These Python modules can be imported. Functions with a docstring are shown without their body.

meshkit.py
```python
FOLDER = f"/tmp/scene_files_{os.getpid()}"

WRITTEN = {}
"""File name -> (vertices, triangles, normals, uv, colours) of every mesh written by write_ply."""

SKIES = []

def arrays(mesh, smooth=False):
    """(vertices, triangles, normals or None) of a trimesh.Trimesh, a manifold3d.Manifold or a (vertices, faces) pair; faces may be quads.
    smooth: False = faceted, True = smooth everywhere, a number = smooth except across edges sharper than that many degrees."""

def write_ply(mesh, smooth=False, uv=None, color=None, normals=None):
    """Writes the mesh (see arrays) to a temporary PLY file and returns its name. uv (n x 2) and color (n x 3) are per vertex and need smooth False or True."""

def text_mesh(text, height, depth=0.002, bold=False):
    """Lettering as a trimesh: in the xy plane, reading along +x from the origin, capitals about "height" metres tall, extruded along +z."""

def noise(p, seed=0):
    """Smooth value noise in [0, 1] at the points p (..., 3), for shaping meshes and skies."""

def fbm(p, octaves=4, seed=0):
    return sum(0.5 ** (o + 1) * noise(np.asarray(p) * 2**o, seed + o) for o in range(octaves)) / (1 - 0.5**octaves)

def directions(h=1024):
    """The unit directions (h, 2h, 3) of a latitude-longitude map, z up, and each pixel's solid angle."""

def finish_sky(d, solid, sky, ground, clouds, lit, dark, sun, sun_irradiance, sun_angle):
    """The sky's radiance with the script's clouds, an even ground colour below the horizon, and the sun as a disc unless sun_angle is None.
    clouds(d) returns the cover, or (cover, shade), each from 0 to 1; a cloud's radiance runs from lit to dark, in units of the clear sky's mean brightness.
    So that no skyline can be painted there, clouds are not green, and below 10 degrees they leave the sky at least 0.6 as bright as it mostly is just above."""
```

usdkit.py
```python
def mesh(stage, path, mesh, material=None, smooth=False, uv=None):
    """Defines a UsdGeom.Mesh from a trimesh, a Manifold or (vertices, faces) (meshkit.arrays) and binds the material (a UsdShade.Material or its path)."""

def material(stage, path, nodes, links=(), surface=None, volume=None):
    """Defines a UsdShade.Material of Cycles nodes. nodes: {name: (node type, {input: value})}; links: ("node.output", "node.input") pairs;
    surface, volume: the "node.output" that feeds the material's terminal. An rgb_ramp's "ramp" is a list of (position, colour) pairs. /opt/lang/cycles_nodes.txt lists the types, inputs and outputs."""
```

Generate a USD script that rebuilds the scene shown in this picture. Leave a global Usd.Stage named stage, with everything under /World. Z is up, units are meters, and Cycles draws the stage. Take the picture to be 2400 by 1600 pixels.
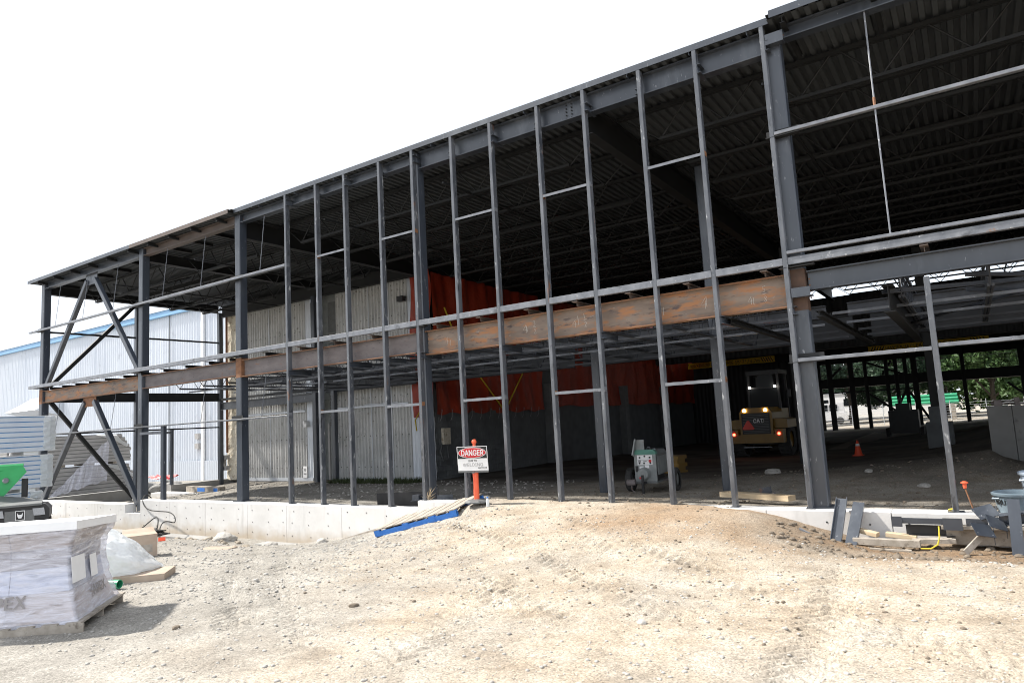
import math, random
import numpy as np
import trimesh
import usdkit, meshkit
from pxr import Usd, UsdGeom, UsdShade, UsdLux, Sdf, Gf, Vt
from scipy.interpolate import RBFInterpolator

stage = Usd.Stage.CreateInMemory()
UsdGeom.SetStageUpAxis(stage, UsdGeom.Tokens.z)
UsdGeom.SetStageMetersPerUnit(stage, 1.0)
world = UsdGeom.Xform.Define(stage, '/World')
stage.SetDefaultPrim(world.GetPrim())
UsdGeom.Scope.Define(stage, '/World/Looks')
V = lambda *a: np.array(a, float)

# ------------------------------------------------------------------ camera, sky, sun, exposure
CAM = V(0, -11.402, 1.75)
YAW, PITCH, ROLL = -0.5865, 0.1164, -0.0557
EXPOSURE = 1.36
fw = V(math.sin(YAW)*math.cos(PITCH), math.cos(YAW)*math.cos(PITCH), math.sin(PITCH))
r0 = V(math.cos(YAW), -math.sin(YAW), 0); u0 = np.cross(r0, fw)
rt = math.cos(ROLL)*r0 + math.sin(ROLL)*u0; up = -math.sin(ROLL)*r0 + math.cos(ROLL)*u0
cam = UsdGeom.Camera.Define(stage, '/World/camera')
cam.AddTransformOp().Set(Gf.Matrix4d(*rt, 0, *up, 0, *(-fw), 0, *CAM, 1))
cam.CreateHorizontalApertureAttr(36.0); cam.CreateVerticalApertureAttr(24.0)
cam.CreateFocalLengthAttr(24.025); cam.CreateClippingRangeAttr(Gf.Vec2f(0.05, 2000))
cam.CreateExposureAttr(EXPOSURE)

SUN = V(-0.956*0.677, -0.292*0.677, 0.736); SUN /= np.linalg.norm(SUN)
SUN_EL = math.asin(SUN[2]); SUN_ROT = math.atan2(SUN[0], SUN[1])
sun = UsdLux.DistantLight.Define(stage, '/World/sun')
sun.CreateIntensityAttr(0.85); sun.CreateAngleAttr(2.2); sun.CreateColorAttr(Gf.Vec3f(1, .95, .88)); sun.CreateNormalizeAttr(True)
zx = SUN; xx = np.cross(V(0, 0, 1), zx); xx /= np.linalg.norm(xx); yx = np.cross(zx, xx)
sun.AddTransformOp().Set(Gf.Matrix4d(*xx, 0, *yx, 0, *zx, 0, 0, 0, 30, 1))

sky = UsdLux.DomeLight.Define(stage, '/World/sky')
sky_mat = usdkit.material(stage, '/World/Looks/sky_material', {
    'sky': ('sky_texture', {'sky_type': 'single_scattering', 'sun_disc': False, 'sun_elevation': SUN_EL, 'sun_rotation': SUN_ROT, 'aerosol_density': 2.0}),
    'tc': ('texture_coordinate', {}),
    'n': ('noise_texture', {'scale': 2.2, 'detail': 5.0, 'roughness': 0.55}),
    'r': ('rgb_ramp', {'ramp': [(0.25, (.62, .62, .62)), (0.6, (.97, .97, .97))]}),
    'm': ('mix', {'color2': (4.8, 5.05, 5.45)}),
    'bg': ('background_shader', {'strength': 0.1})},
    [('tc.generated', 'n.vector'), ('n.fac', 'r.fac'), ('r.color', 'm.fac'), ('sky.color', 'm.color1'), ('m.color', 'bg.color')], surface='bg.background')
UsdShade.MaterialBindingAPI.Apply(sky.GetPrim()).Bind(sky_mat)
sky.GetPrim().SetCustomDataByKey('kind', 'structure')

# ------------------------------------------------------------------ helpers
_names = {}
def numbered(parent, name):
    k = _names.get((parent, name), 0); _names[(parent, name)] = k + 1
    return parent + '/' + (name if k == 0 else '%s_%03d' % (name, k))

class MB:
    """collects pieces that become one mesh"""
    def __init__(s): s.v, s.f, s.n = [], [], 0
    def add(s, v, f):
        v = np.asarray(v, float); f = np.asarray(f, int)
        if f.shape[1] == 4: f = np.vstack([f[:, [0, 1, 2]], f[:, [0, 2, 3]]])
        s.v.append(v); s.f.append(f + s.n); s.n += len(v); return s
    def tm(s, m, M=None):
        v = np.array(m.vertices)
        if M is not None: v = v @ np.asarray(M)[:3, :3].T + np.asarray(M)[:3, 3]
        return s.add(v, m.faces)
    def box(s, a, b):
        x0, y0, z0 = np.minimum(a, b); x1, y1, z1 = np.maximum(a, b)
        v = [(x0,y0,z0),(x1,y0,z0),(x1,y1,z0),(x0,y1,z0),(x0,y0,z1),(x1,y0,z1),(x1,y1,z1),(x0,y1,z1)]
        return s.add(v, [(0,3,2,1),(4,5,6,7),(0,1,5,4),(1,2,6,5),(2,3,7,6),(3,0,4,7)])
    def prof(s, poly, p, q, upv=(0, 0, 1), caps=True):
        """extrudes a convex 2D outline (across, up) from p to q"""
        p, q, upv = V(*p), V(*q), V(*upv); d = q - p; d /= np.linalg.norm(d)
        if abs(d @ upv) > .98: upv = V(0, 1, 0)
        a = np.cross(d, upv); a /= np.linalg.norm(a); u = np.cross(a, d)
        poly = np.asarray(poly, float); n = len(poly)
        off = poly[:, :1]*a + poly[:, 1:2]*u
        s.add(np.vstack([p + off, q + off]), [(i, (i+1) % n, n + (i+1) % n, n + i) for i in range(n)])
        if caps: s.add(p + off, [(0, i+1, i) for i in range(1, n-1)]); s.add(q + off, [(0, i, i+1) for i in range(1, n-1)])
        return s
    def bar(s, p, q, w, h, upv=(0, 0, 1), ch=0.0):
        w, h = w/2, h/2
        if ch: poly = [(-w+ch,-h),(w-ch,-h),(w,-h+ch),(w,h-ch),(w-ch,h),(-w+ch,h),(-w,h-ch),(-w,-h+ch)]
        else: poly = [(-w,-h),(w,-h),(w,h),(-w,h)]
        return s.prof(poly, p, q, upv)
    def ibeam(s, p, q, h, b, tf=.016, tw=.012, upv=(0, 0, 1)):
        """p, q: centre line"""
        p, q, upv = V(*p), V(*q), V(*upv); o = upv*(h/2 - tf/2)
        s.bar(p+o, q+o, b, tf, upv); s.bar(p-o, q-o, b, tf, upv); return s.bar(p, q, tw, h-2*tf, upv)
    def chan(s, p, q, h, b, t=.012, upv=(0, 0, 1), flip=1):
        p, q, upv = V(*p), V(*q), V(*upv); d = (q-p)/np.linalg.norm(q-p); a = np.cross(d, upv)*flip; a /= np.linalg.norm(a)
        o = upv*(h/2 - t/2)
        s.bar(p+o+a*b/2, q+o+a*b/2, b, t, upv); s.bar(p-o+a*b/2, q-o+a*b/2, b, t, upv); return s.bar(p+a*t/2, q+a*t/2, t, h-2*t, upv)
    def angle(s, p, q, a=.06, t=.008, upv=(0, 0, 1), flip=1):
        p, q, upv = V(*p), V(*q), V(*upv); d = (q-p)/np.linalg.norm(q-p); x = np.cross(d, upv)*flip; x /= np.linalg.norm(x)
        s.bar(p+upv*a/2, q+upv*a/2, t, a, upv); return s.bar(p+x*(a/2+t/2)+upv*t/2, q+x*(a/2+t/2)+upv*t/2, a-t, t, upv)
    def tube(s, pts, r, n=8, closed=False):
        pts = [V(*p) for p in pts]; rings = []
        rr = r if hasattr(r, '__len__') else [r]*len(pts)
        for i, p in enumerate(pts):
            a = pts[max(i-1, 0)]; b = pts[min(i+1, len(pts)-1)]; d = (b-a)/max(np.linalg.norm(b-a), 1e-9)
            x = np.cross(d, V(0, 0, 1) if abs(d[2]) < .95 else V(1, 0, 0)); x /= np.linalg.norm(x); y = np.cross(d, x)
            t = np.linspace(0, 2*np.pi, n, endpoint=False)[:, None]
            rings.append(p + rr[i]*(np.cos(t)*x + np.sin(t)*y))
        m = len(pts)
        f = [(k*n+i, k*n+(i+1) % n, (k+1)*n+(i+1) % n, (k+1)*n+i) for k in range(m-1) for i in range(n)]
        s.add(np.vstack(rings), f)
        s.add(rings[0], [(0, i, i+1) for i in range(1, n-1)]); return s.add(rings[-1], [(0, i+1, i) for i in range(1, n-1)])
    def lathe(s, pr, c, axis=(0, 0, 1), n=20):
        """pr: (radius, height) along axis from c"""
        axis = V(*axis); axis /= np.linalg.norm(axis)
        x = np.cross(axis, V(0, 0, 1) if abs(axis[2]) < .9 else V(1, 0, 0)); x /= np.linalg.norm(x); y = np.cross(axis, x)
        t = np.linspace(0, 2*np.pi, n, endpoint=False)[:, None]
        vs = [V(*c) + h*axis + r*(np.cos(t)*x + np.sin(t)*y) for r, h in pr]
        f = [(k*n+i, k*n+(i+1) % n, (k+1)*n+(i+1) % n, (k+1)*n+i) for k in range(len(pr)-1) for i in range(n)]
        return s.add(np.vstack(vs), f)
    def mesh(s): return np.vstack(s.v), np.vstack(s.f)
    def move(s, loc=(0, 0, 0), rz=0.0, tilt=None):
        c, n = math.cos(rz), math.sin(rz); R = np.array([[c, -n, 0], [n, c, 0], [0, 0, 1]])
        if tilt is not None: R = R @ tilt
        s.v = [v @ R.T + V(*loc) for v in s.v]; return s

def curve(pts, n=40):
    from scipy.interpolate import CubicSpline
    pts = np.array(pts, float); return list(CubicSpline(np.arange(len(pts)), pts)(np.linspace(0, len(pts)-1, n)))

def spun(mb, a, b, ang, c):
    k = MB().box(a, b); k.v[0] = k.v[0] @ rotx(ang).T + V(*c); return mb.add(k.v[0], k.f[0])

def rotx(a): c, s = math.cos(a), math.sin(a); return np.array([[1, 0, 0], [0, c, -s], [0, s, c]])
def roty(a): c, s = math.cos(a), math.sin(a); return np.array([[c, 0, s], [0, 1, 0], [-s, 0, c]])

def tag(prim, label=None, cat=None, group=None, kind=None):
    for k, v in (('label', label), ('category', cat), ('group', group), ('kind', kind)):
        if v: prim.SetCustomDataByKey(k, v)
    return prim

def thing(name, label, cat, loc=(0, 0, 0), rz=0.0, group=None, kind=None, tilt=0.0):
    path = numbered('/World', name); x = UsdGeom.Xform.Define(stage, path)
    x.AddTranslateOp().Set(Gf.Vec3d(*map(float, loc)))
    if rz: x.AddRotateZOp().Set(math.degrees(rz))
    if tilt: x.AddRotateXOp().Set(math.degrees(tilt))
    tag(x.GetPrim(), label, cat, group, kind); return path

def obj(name, mb, mat, parent='/World', label=None, cat=None, group=None, kind=None, smooth=False):
    path = numbered(parent, name)
    m = usdkit.mesh(stage, path, mb.mesh() if isinstance(mb, MB) else mb, mat, smooth=smooth)
    tag(m.GetPrim(), label, cat, group, kind); return path

def copy(src, name, label, cat, loc, rz=0.0, group=None):
    path = thing(name, label, cat, loc, rz, group)
    p = stage.GetPrimAtPath(path); p.GetReferences().AddInternalReference(Sdf.Path(src)); p.SetInstanceable(True); return path

# ------------------------------------------------------------------ materials
def mat(name, c1, c2=None, rough=.6, metal=0.0, scale=3.0, detail=6.0, spots=None, spot_at=(.62, .7), spot_scale=9.0, bump=0.0, bump_scale=60.0, stretch=None, spec=.5, extra=None, coord='pos'):
    """noise between c1 and c2, optional spots (rust, dirt) and fine relief"""
    c2 = c2 or c1
    nd = {'g': ('geometry', {}), 'mp': ('mapping', {'scale': stretch or (1, 1, 1)}), 'n': ('noise_texture', {'scale': scale, 'detail': detail, 'roughness': .6}),
          'r': ('rgb_ramp', {'ramp': [(.32, c1), (.68, c2)]}), 'p': ('principled_bsdf', {'roughness': rough, 'metallic': metal, 'specular_ior_level': spec})}
    ln = [('g.position', 'mp.vector'), ('mp.vector', 'n.vector'), ('n.fac', 'r.fac')]
    out = 'r.color'
    for i, (col, at, sc) in enumerate([(spots, spot_at, spot_scale)] * (spots is not None) + list(extra or [])):
        nd['sn%d' % i] = ('noise_texture', {'scale': sc, 'detail': 5.0, 'roughness': .65})
        nd['sr%d' % i] = ('rgb_ramp', {'ramp': [(at[0], (0, 0, 0)), (at[1], (1, 1, 1))]})
        nd['sm%d' % i] = ('mix', {'color2': col})
        ln += [('mp.vector', 'sn%d.vector' % i), ('sn%d.fac' % i, 'sr%d.fac' % i), ('sr%d.color' % i, 'sm%d.fac' % i), (out, 'sm%d.color1' % i)]
        out = 'sm%d.color' % i
    ln.append((out, 'p.base_color'))
    if bump:
        nd['bn'] = ('noise_texture', {'scale': bump_scale, 'detail': 4.0}); nd['b'] = ('bump', {'strength': 1.0, 'distance': bump})
        ln += [('g.position', 'bn.vector'), ('bn.fac', 'b.height'), ('b.normal', 'p.normal')]
    return usdkit.material(stage, '/World/Looks/' + name, nd, ln, surface='p.BSDF')

def emit(name, col, strength):
    return usdkit.material(stage, '/World/Looks/' + name, {'e': ('emission', {'color': col, 'strength': strength})}, [], surface='e.emission')

M_PRIMER = mat('grey_primer_steel', (.028, .034, .045), (.048, .056, .070), .32, spec=.8, scale=2.2, spots=(.24, .25, .27), spot_at=(.64, .71), spot_scale=20.0, stretch=(1, 1, .30), bump=.0008, bump_scale=90, extra=[((.075, .085, .10), (.54, .66), 1.4), ((.13, .075, .045), (.69, .76), 3.4)])
M_POST = mat('bare_mill_steel', (.036, .041, .050), (.115, .122, .135), .27, spec=.9, scale=5.5, spots=(.22, .095, .04), spot_at=(.64, .70), spot_scale=2.6, stretch=(1, 1, .32), bump=.0010, extra=[((.34, .35, .36), (.60, .68), 12.0), ((.030, .032, .036), (.60, .66), 7.0)])
M_GIRT = mat('scuffed_light_steel', (.10, .108, .125), (.20, .21, .23), .28, spec=.8, scale=5.0, spots=(.22, .11, .05), spot_at=(.68, .74), spot_scale=3.2, bump=.0006, extra=[((.42, .43, .44), (.62, .70), 14.0), ((.07, .074, .082), (.58, .66), 2.2)])
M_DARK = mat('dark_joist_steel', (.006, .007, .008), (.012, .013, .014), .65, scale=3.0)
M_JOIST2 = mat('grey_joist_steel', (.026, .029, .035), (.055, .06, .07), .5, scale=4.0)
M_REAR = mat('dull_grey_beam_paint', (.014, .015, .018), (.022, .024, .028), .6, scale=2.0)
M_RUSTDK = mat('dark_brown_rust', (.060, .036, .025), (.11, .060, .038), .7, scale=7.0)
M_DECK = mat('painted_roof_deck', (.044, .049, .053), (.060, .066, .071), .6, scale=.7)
M_RUST = mat('rusty_beam_steel', (.155, .115, .09), (.265, .205, .16), .6, scale=2.4, stretch=(.55, 1, 2.2), spots=(.36, .165, .07), spot_at=(.48, .62), spot_scale=3.2, bump=.001, extra=[((.10, .075, .07), (.58, .66), 5.5), ((.36, .33, .30), (.66, .72), 9.0)])
M_RUSTGREY = mat('part_rusted_beam_steel', (.12, .10, .098), (.19, .165, .16), .6, scale=3.0, stretch=(.6, 1, 2), spots=(.24, .10, .04), spot_at=(.60, .70), spot_scale=4.0, bump=.001, extra=[((.05, .045, .045), (.60, .67), 16.0)])
M_RUSTRED = mat('orange_rust', (.17, .078, .040), (.26, .125, .06), .75, scale=8.0, spots=(.10, .06, .05), spot_at=(.6, .72), bump=.001)
M_BROWNBEAM = mat('brown_stained_beam', (.085, .065, .055), (.13, .10, .085), .6, scale=2.0)
M_CONC = usdkit.material(stage, '/World/Looks/fresh_concrete', {
    'g': ('geometry', {}), 'n': ('noise_texture', {'scale': .9, 'detail': 7.0, 'roughness': .65}), 'r': ('rgb_ramp', {'ramp': [(.3, (.58, .57, .55)), (.7, (.71, .70, .685))]}),
    'm1': ('mapping', {'scale': (3.0, 3.0, .5)}), 'n1': ('noise_texture', {'scale': 1.6, 'detail': 5.0}), 'r1': ('rgb_ramp', {'ramp': [(.56, (0, 0, 0)), (.72, (.55, .55, .55))]}), 'x1': ('mix', {'color2': (.47, .46, .44)}),
    'sx': ('separate_xyz', {}), 'n2': ('noise_texture', {'scale': 2.5, 'detail': 5.0}), 'ad': ('math', {'math_type': 'multiply_add', 'value2': .55}), 'mr': ('map_range', {'from_min': -.28, 'from_max': -.62, 'to_min': 0.0, 'to_max': .8, 'clamp': True}),
    'x2': ('mix', {'color2': (.43, .355, .26)}), 'p': ('principled_bsdf', {'roughness': .85}), 'bn': ('noise_texture', {'scale': 40.0, 'detail': 4.0}), 'b': ('bump', {'strength': 1.0, 'distance': .0012})},
    [('g.position', 'n.vector'), ('n.fac', 'r.fac'), ('g.position', 'm1.vector'), ('m1.vector', 'n1.vector'), ('n1.fac', 'r1.fac'), ('r1.color', 'x1.fac'), ('r.color', 'x1.color1'),
     ('g.position', 'sx.vector'), ('g.position', 'n2.vector'), ('n2.fac', 'ad.value1'), ('sx.z', 'ad.value3'), ('ad.value', 'mr.value'), ('mr.result', 'x2.fac'), ('x1.color', 'x2.color1'), ('x2.color', 'p.base_color'),
     ('g.position', 'bn.vector'), ('bn.fac', 'b.height'), ('b.normal', 'p.normal')], surface='p.BSDF')
M_CONC2 = mat('grey_concrete', (.24, .235, .225), (.33, .325, .31), .88, scale=1.5, spots=(.22, .21, .19), spot_at=(.62, .74), spot_scale=4.0, bump=.0015, bump_scale=30)
M_CONC3 = mat('dull_grey_concrete', (.135, .135, .13), (.19, .19, .183), .88, scale=1.5, spots=(.10, .10, .095), spot_at=(.62, .74), spot_scale=4.0, bump=.0015, bump_scale=30)
M_BLOCK = mat('painted_concrete_block', (.10, .108, .112), (.15, .158, .162), .85, scale=2.0, spots=(.12, .12, .12), spot_at=(.62, .72), spot_scale=2.0, bump=.002, bump_scale=60)
M_WEATH = mat('weathered_corrugated_sheet', (.42, .42, .41), (.57, .57, .56), .6, metal=.2, scale=1.3, spots=(.20, .185, .16), spot_at=(.60, .70), spot_scale=6.0, extra=[((.56, .555, .53), (.6, .66), 11.0), ((.13, .12, .10), (.70, .75), 15.0)])
M_GALV = mat('galvanised_sheet', (.50, .53, .57), (.60, .63, .67), .45, metal=.35, scale=.8)
M_WHITEBLUE = mat('pale_ribbed_cladding', (.60, .64, .70), (.68, .72, .77), .5, metal=.1, scale=.3, spots=(.50, .53, .58), spot_at=(.6, .75), spot_scale=1.2)
M_BLUETRIM = mat('blue_eave_trim', (.20, .40, .64), (.25, .46, .70), .4)
M_INSUL = mat('exposed_foam_insulation', (.58, .52, .40), (.70, .65, .55), .95, scale=14.0, spots=(.34, .27, .17), spot_at=(.58, .66), spot_scale=6.0, bump=.02, bump_scale=18)
M_TARP = mat('orange_tarpaulin', (.25, .020, .006), (.34, .036, .010), .5, scale=1.2, bump=.03, bump_scale=4.5)
M_STRAP = mat('yellow_strap', (.55, .42, .03), rough=.7)
M_BLACK = mat('black_plastic', (.012, .012, .013), (.022, .022, .024), .5, scale=5)
M_RUBBER = mat('black_rubber', (.022, .022, .022), (.05, .048, .045), .8, scale=7)
M_TIMBER = mat('raw_timber', (.42, .32, .20), (.58, .47, .32), .8, scale=6, stretch=(.4, .4, 3), spots=(.30, .21, .12), spot_at=(.6, .7), spot_scale=8)
M_GREYTIMBER = mat('weathered_timber', (.25, .22, .18), (.40, .36, .31), .85, scale=7, spots=(.15, .125, .10), spot_at=(.58, .7), spot_scale=10, bump=.002)
M_CARD = mat('cardboard', (.34, .265, .20), (.42, .34, .27), .8, scale=4)
M_YELLOW = mat('yellow_machine_paint', (.19, .100, .004), (.23, .125, .006), .4, scale=2, spots=(.22, .16, .06), spot_at=(.62, .72))
M_SIGNY = mat('yellow_sign', (.80, .53, .015), (.84, .57, .02), .5)
M_WHITE = mat('white_paint', (.74, .74, .74), (.80, .80, .80), .5, scale=6)
M_RED = mat('red_sign_paint', (.55, .03, .035), rough=.5)
M_ORANGE = mat('orange_plastic', (.72, .10, .045), (.80, .14, .06), .45, scale=10)
M_CONEO = mat('orange_cone', (.75, .075, .02), rough=.5)
M_GREEN = mat('green_machine_paint', (.02, .30, .085), (.03, .36, .11), .35, scale=3)
M_PIPE = mat('green_plastic_pipe', (.02, .23, .11), (.03, .29, .15), .4)
M_TEAL = mat('teal_paint', (.07, .22, .17), (.10, .27, .21), .5)
M_WELDG = mat('worn_grey_paint', (.20, .215, .215), (.29, .305, .30), .5, scale=5, spots=(.12, .10, .08), spot_at=(.62, .7), spot_scale=10)
M_WELDD = mat('dark_grey_paint', (.11, .115, .115), (.16, .165, .165), .55, scale=5, spots=(.07, .06, .05), spot_at=(.62, .7), spot_scale=10)
M_BLUEP = mat('blue_pallet_paint', (.02, .13, .45), (.035, .18, .55), .6, scale=12, spots=(.25, .33, .45), spot_at=(.66, .72), spot_scale=12)
M_BIN = mat('grey_blue_plastic', (.30, .36, .43), (.38, .44, .51), .5, scale=4)
M_BIN2 = mat('slate_plastic', (.11, .15, .18), (.15, .19, .22), .45, scale=4, spots=(.30, .31, .31), spot_at=(.66, .73), spot_scale=9)
M_PANELB = mat('wrapped_panel_face', (.52, .56, .64), (.60, .64, .70), .35, scale=1.5)
M_PANELJ = mat('blue_panel_film', (.12, .27, .52), (.17, .33, .58), .35, scale=1.5)
M_PANELG = mat('grey_panel_edge', (.34, .33, .32), (.42, .41, .40), .6, scale=2)
M_GLASSD = mat('dark_glass', (.010, .012, .014), rough=.35, spec=.12)
M_GLASSG = mat('grey_window_glass', (.03, .033, .036), (.036, .04, .043), .4, spec=.15)
M_LENS = mat('lamp_lens', (.30, .31, .33), (.38, .39, .41), .2, scale=30)
M_CHALK = mat('chalk', (.60, .58, .54), rough=.95)
M_INK = mat('black_ink', (.015, .015, .015), rough=.6)
M_PEN = mat('marker_pen', (.30, .30, .30), rough=.7)
M_STONE = mat('stone', (.30, .285, .26), (.44, .42, .385), .9, scale=3, bump=.004, bump_scale=25)
M_CLOD = mat('dark_clod', (.13, .105, .08), (.20, .165, .125), .95, scale=6)
M_CLODT = mat('pale_soil_lump', (.26, .22, .17), (.36, .32, .26), .95, scale=6)
M_BARK = mat('bark', (.05, .04, .03), (.09, .075, .06), .95, scale=6)
M_FILM = usdkit.material(stage, '/World/Looks/stretch_film', {
    'g': ('geometry', {}), 'mp': ('mapping', {'scale': (1.0, 1.0, 6.0), 'rotation': (.18, .1, 0)}), 'n': ('noise_texture', {'scale': 2.4, 'detail': 8.0, 'roughness': .7, 'distortion': 1.4}),
    'r': ('rgb_ramp', {'ramp': [(.32, (.18, .18, .18)), (.50, (.45, .45, .45)), (.64, (.92, .92, .92))]}), 'bn': ('noise_texture', {'scale': 3.0, 'detail': 5.0, 'distortion': 1.2}),
    'b': ('bump', {'strength': 1.0, 'distance': .02}), 't': ('transparent_bsdf', {'color': (.97, .97, 1.0)}),
    'p': ('principled_bsdf', {'base_color': (.60, .60, .66), 'roughness': .15, 'specular_ior_level': .8}), 'm': ('mix_closure', {})},
    [('g.position', 'mp.vector'), ('mp.vector', 'n.vector'), ('n.fac', 'r.fac'), ('mp.vector', 'bn.vector'), ('bn.fac', 'b.height'), ('b.normal', 'p.normal'), ('r.color', 'm.fac'), ('t.BSDF', 'm.closure1'), ('p.BSDF', 'm.closure2')], surface='m.closure')
M_BAG = usdkit.material(stage, '/World/Looks/white_polythene', {
    'g': ('geometry', {}), 'bn': ('noise_texture', {'scale': 7.0, 'detail': 5.0, 'distortion': 1.0}), 'b': ('bump', {'strength': 1.0, 'distance': .02}),
    'tr': ('translucent_bsdf', {'color': (.85, .88, .90)}), 'p': ('principled_bsdf', {'base_color': (.85, .87, .88), 'roughness': .25}), 'm': ('mix_closure', {'fac': .42})},
    [('g.position', 'bn.vector'), ('bn.fac', 'b.height'), ('b.normal', 'p.normal'), ('p.BSDF', 'm.closure1'), ('tr.BSDF', 'm.closure2')], surface='m.closure')
M_WIN = usdkit.material(stage, '/World/Looks/window_pane', {
    'f': ('fresnel', {'IOR': 1.5}), 't': ('transparent_bsdf', {'color': (.75, .78, .78)}), 'gl': ('glossy_bsdf', {'roughness': .02}), 'm': ('mix_closure', {})},
    [('f.fac', 'm.fac'), ('t.BSDF', 'm.closure1'), ('gl.BSDF', 'm.closure2')], surface='m.closure')
def leafmat(name, a, b):
    return usdkit.material(stage, '/World/Looks/' + name, {
        'g': ('geometry', {}), 'r': ('rgb_ramp', {'ramp': [(0, a), (1, b)]}), 'd': ('principled_bsdf', {'roughness': .6}), 't': ('translucent_bsdf', {}), 'm': ('mix_closure', {'fac': .3})},
        [('g.random_per_island', 'r.fac'), ('r.color', 'd.base_color'), ('r.color', 't.color'), ('d.BSDF', 'm.closure1'), ('t.BSDF', 'm.closure2')], surface='m.closure')
M_LEAF = leafmat('green_leaves', (.07, .13, .04), (.17, .25, .075))
M_LEAFD = leafmat('dark_needles', (.04, .075, .04), (.09, .14, .065))
M_WEED = leafmat('weeds', (.06, .08, .03), (.14, .15, .06))
M_LAMPW = emit('work_lamp', (1, .93, .82), 10.0)
M_LAMPWARM = emit('warm_lamp', (1, .72, .40), 15.0)
M_LAMPR = emit('tail_lamp', (1, .04, .02), 9.0)

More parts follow.
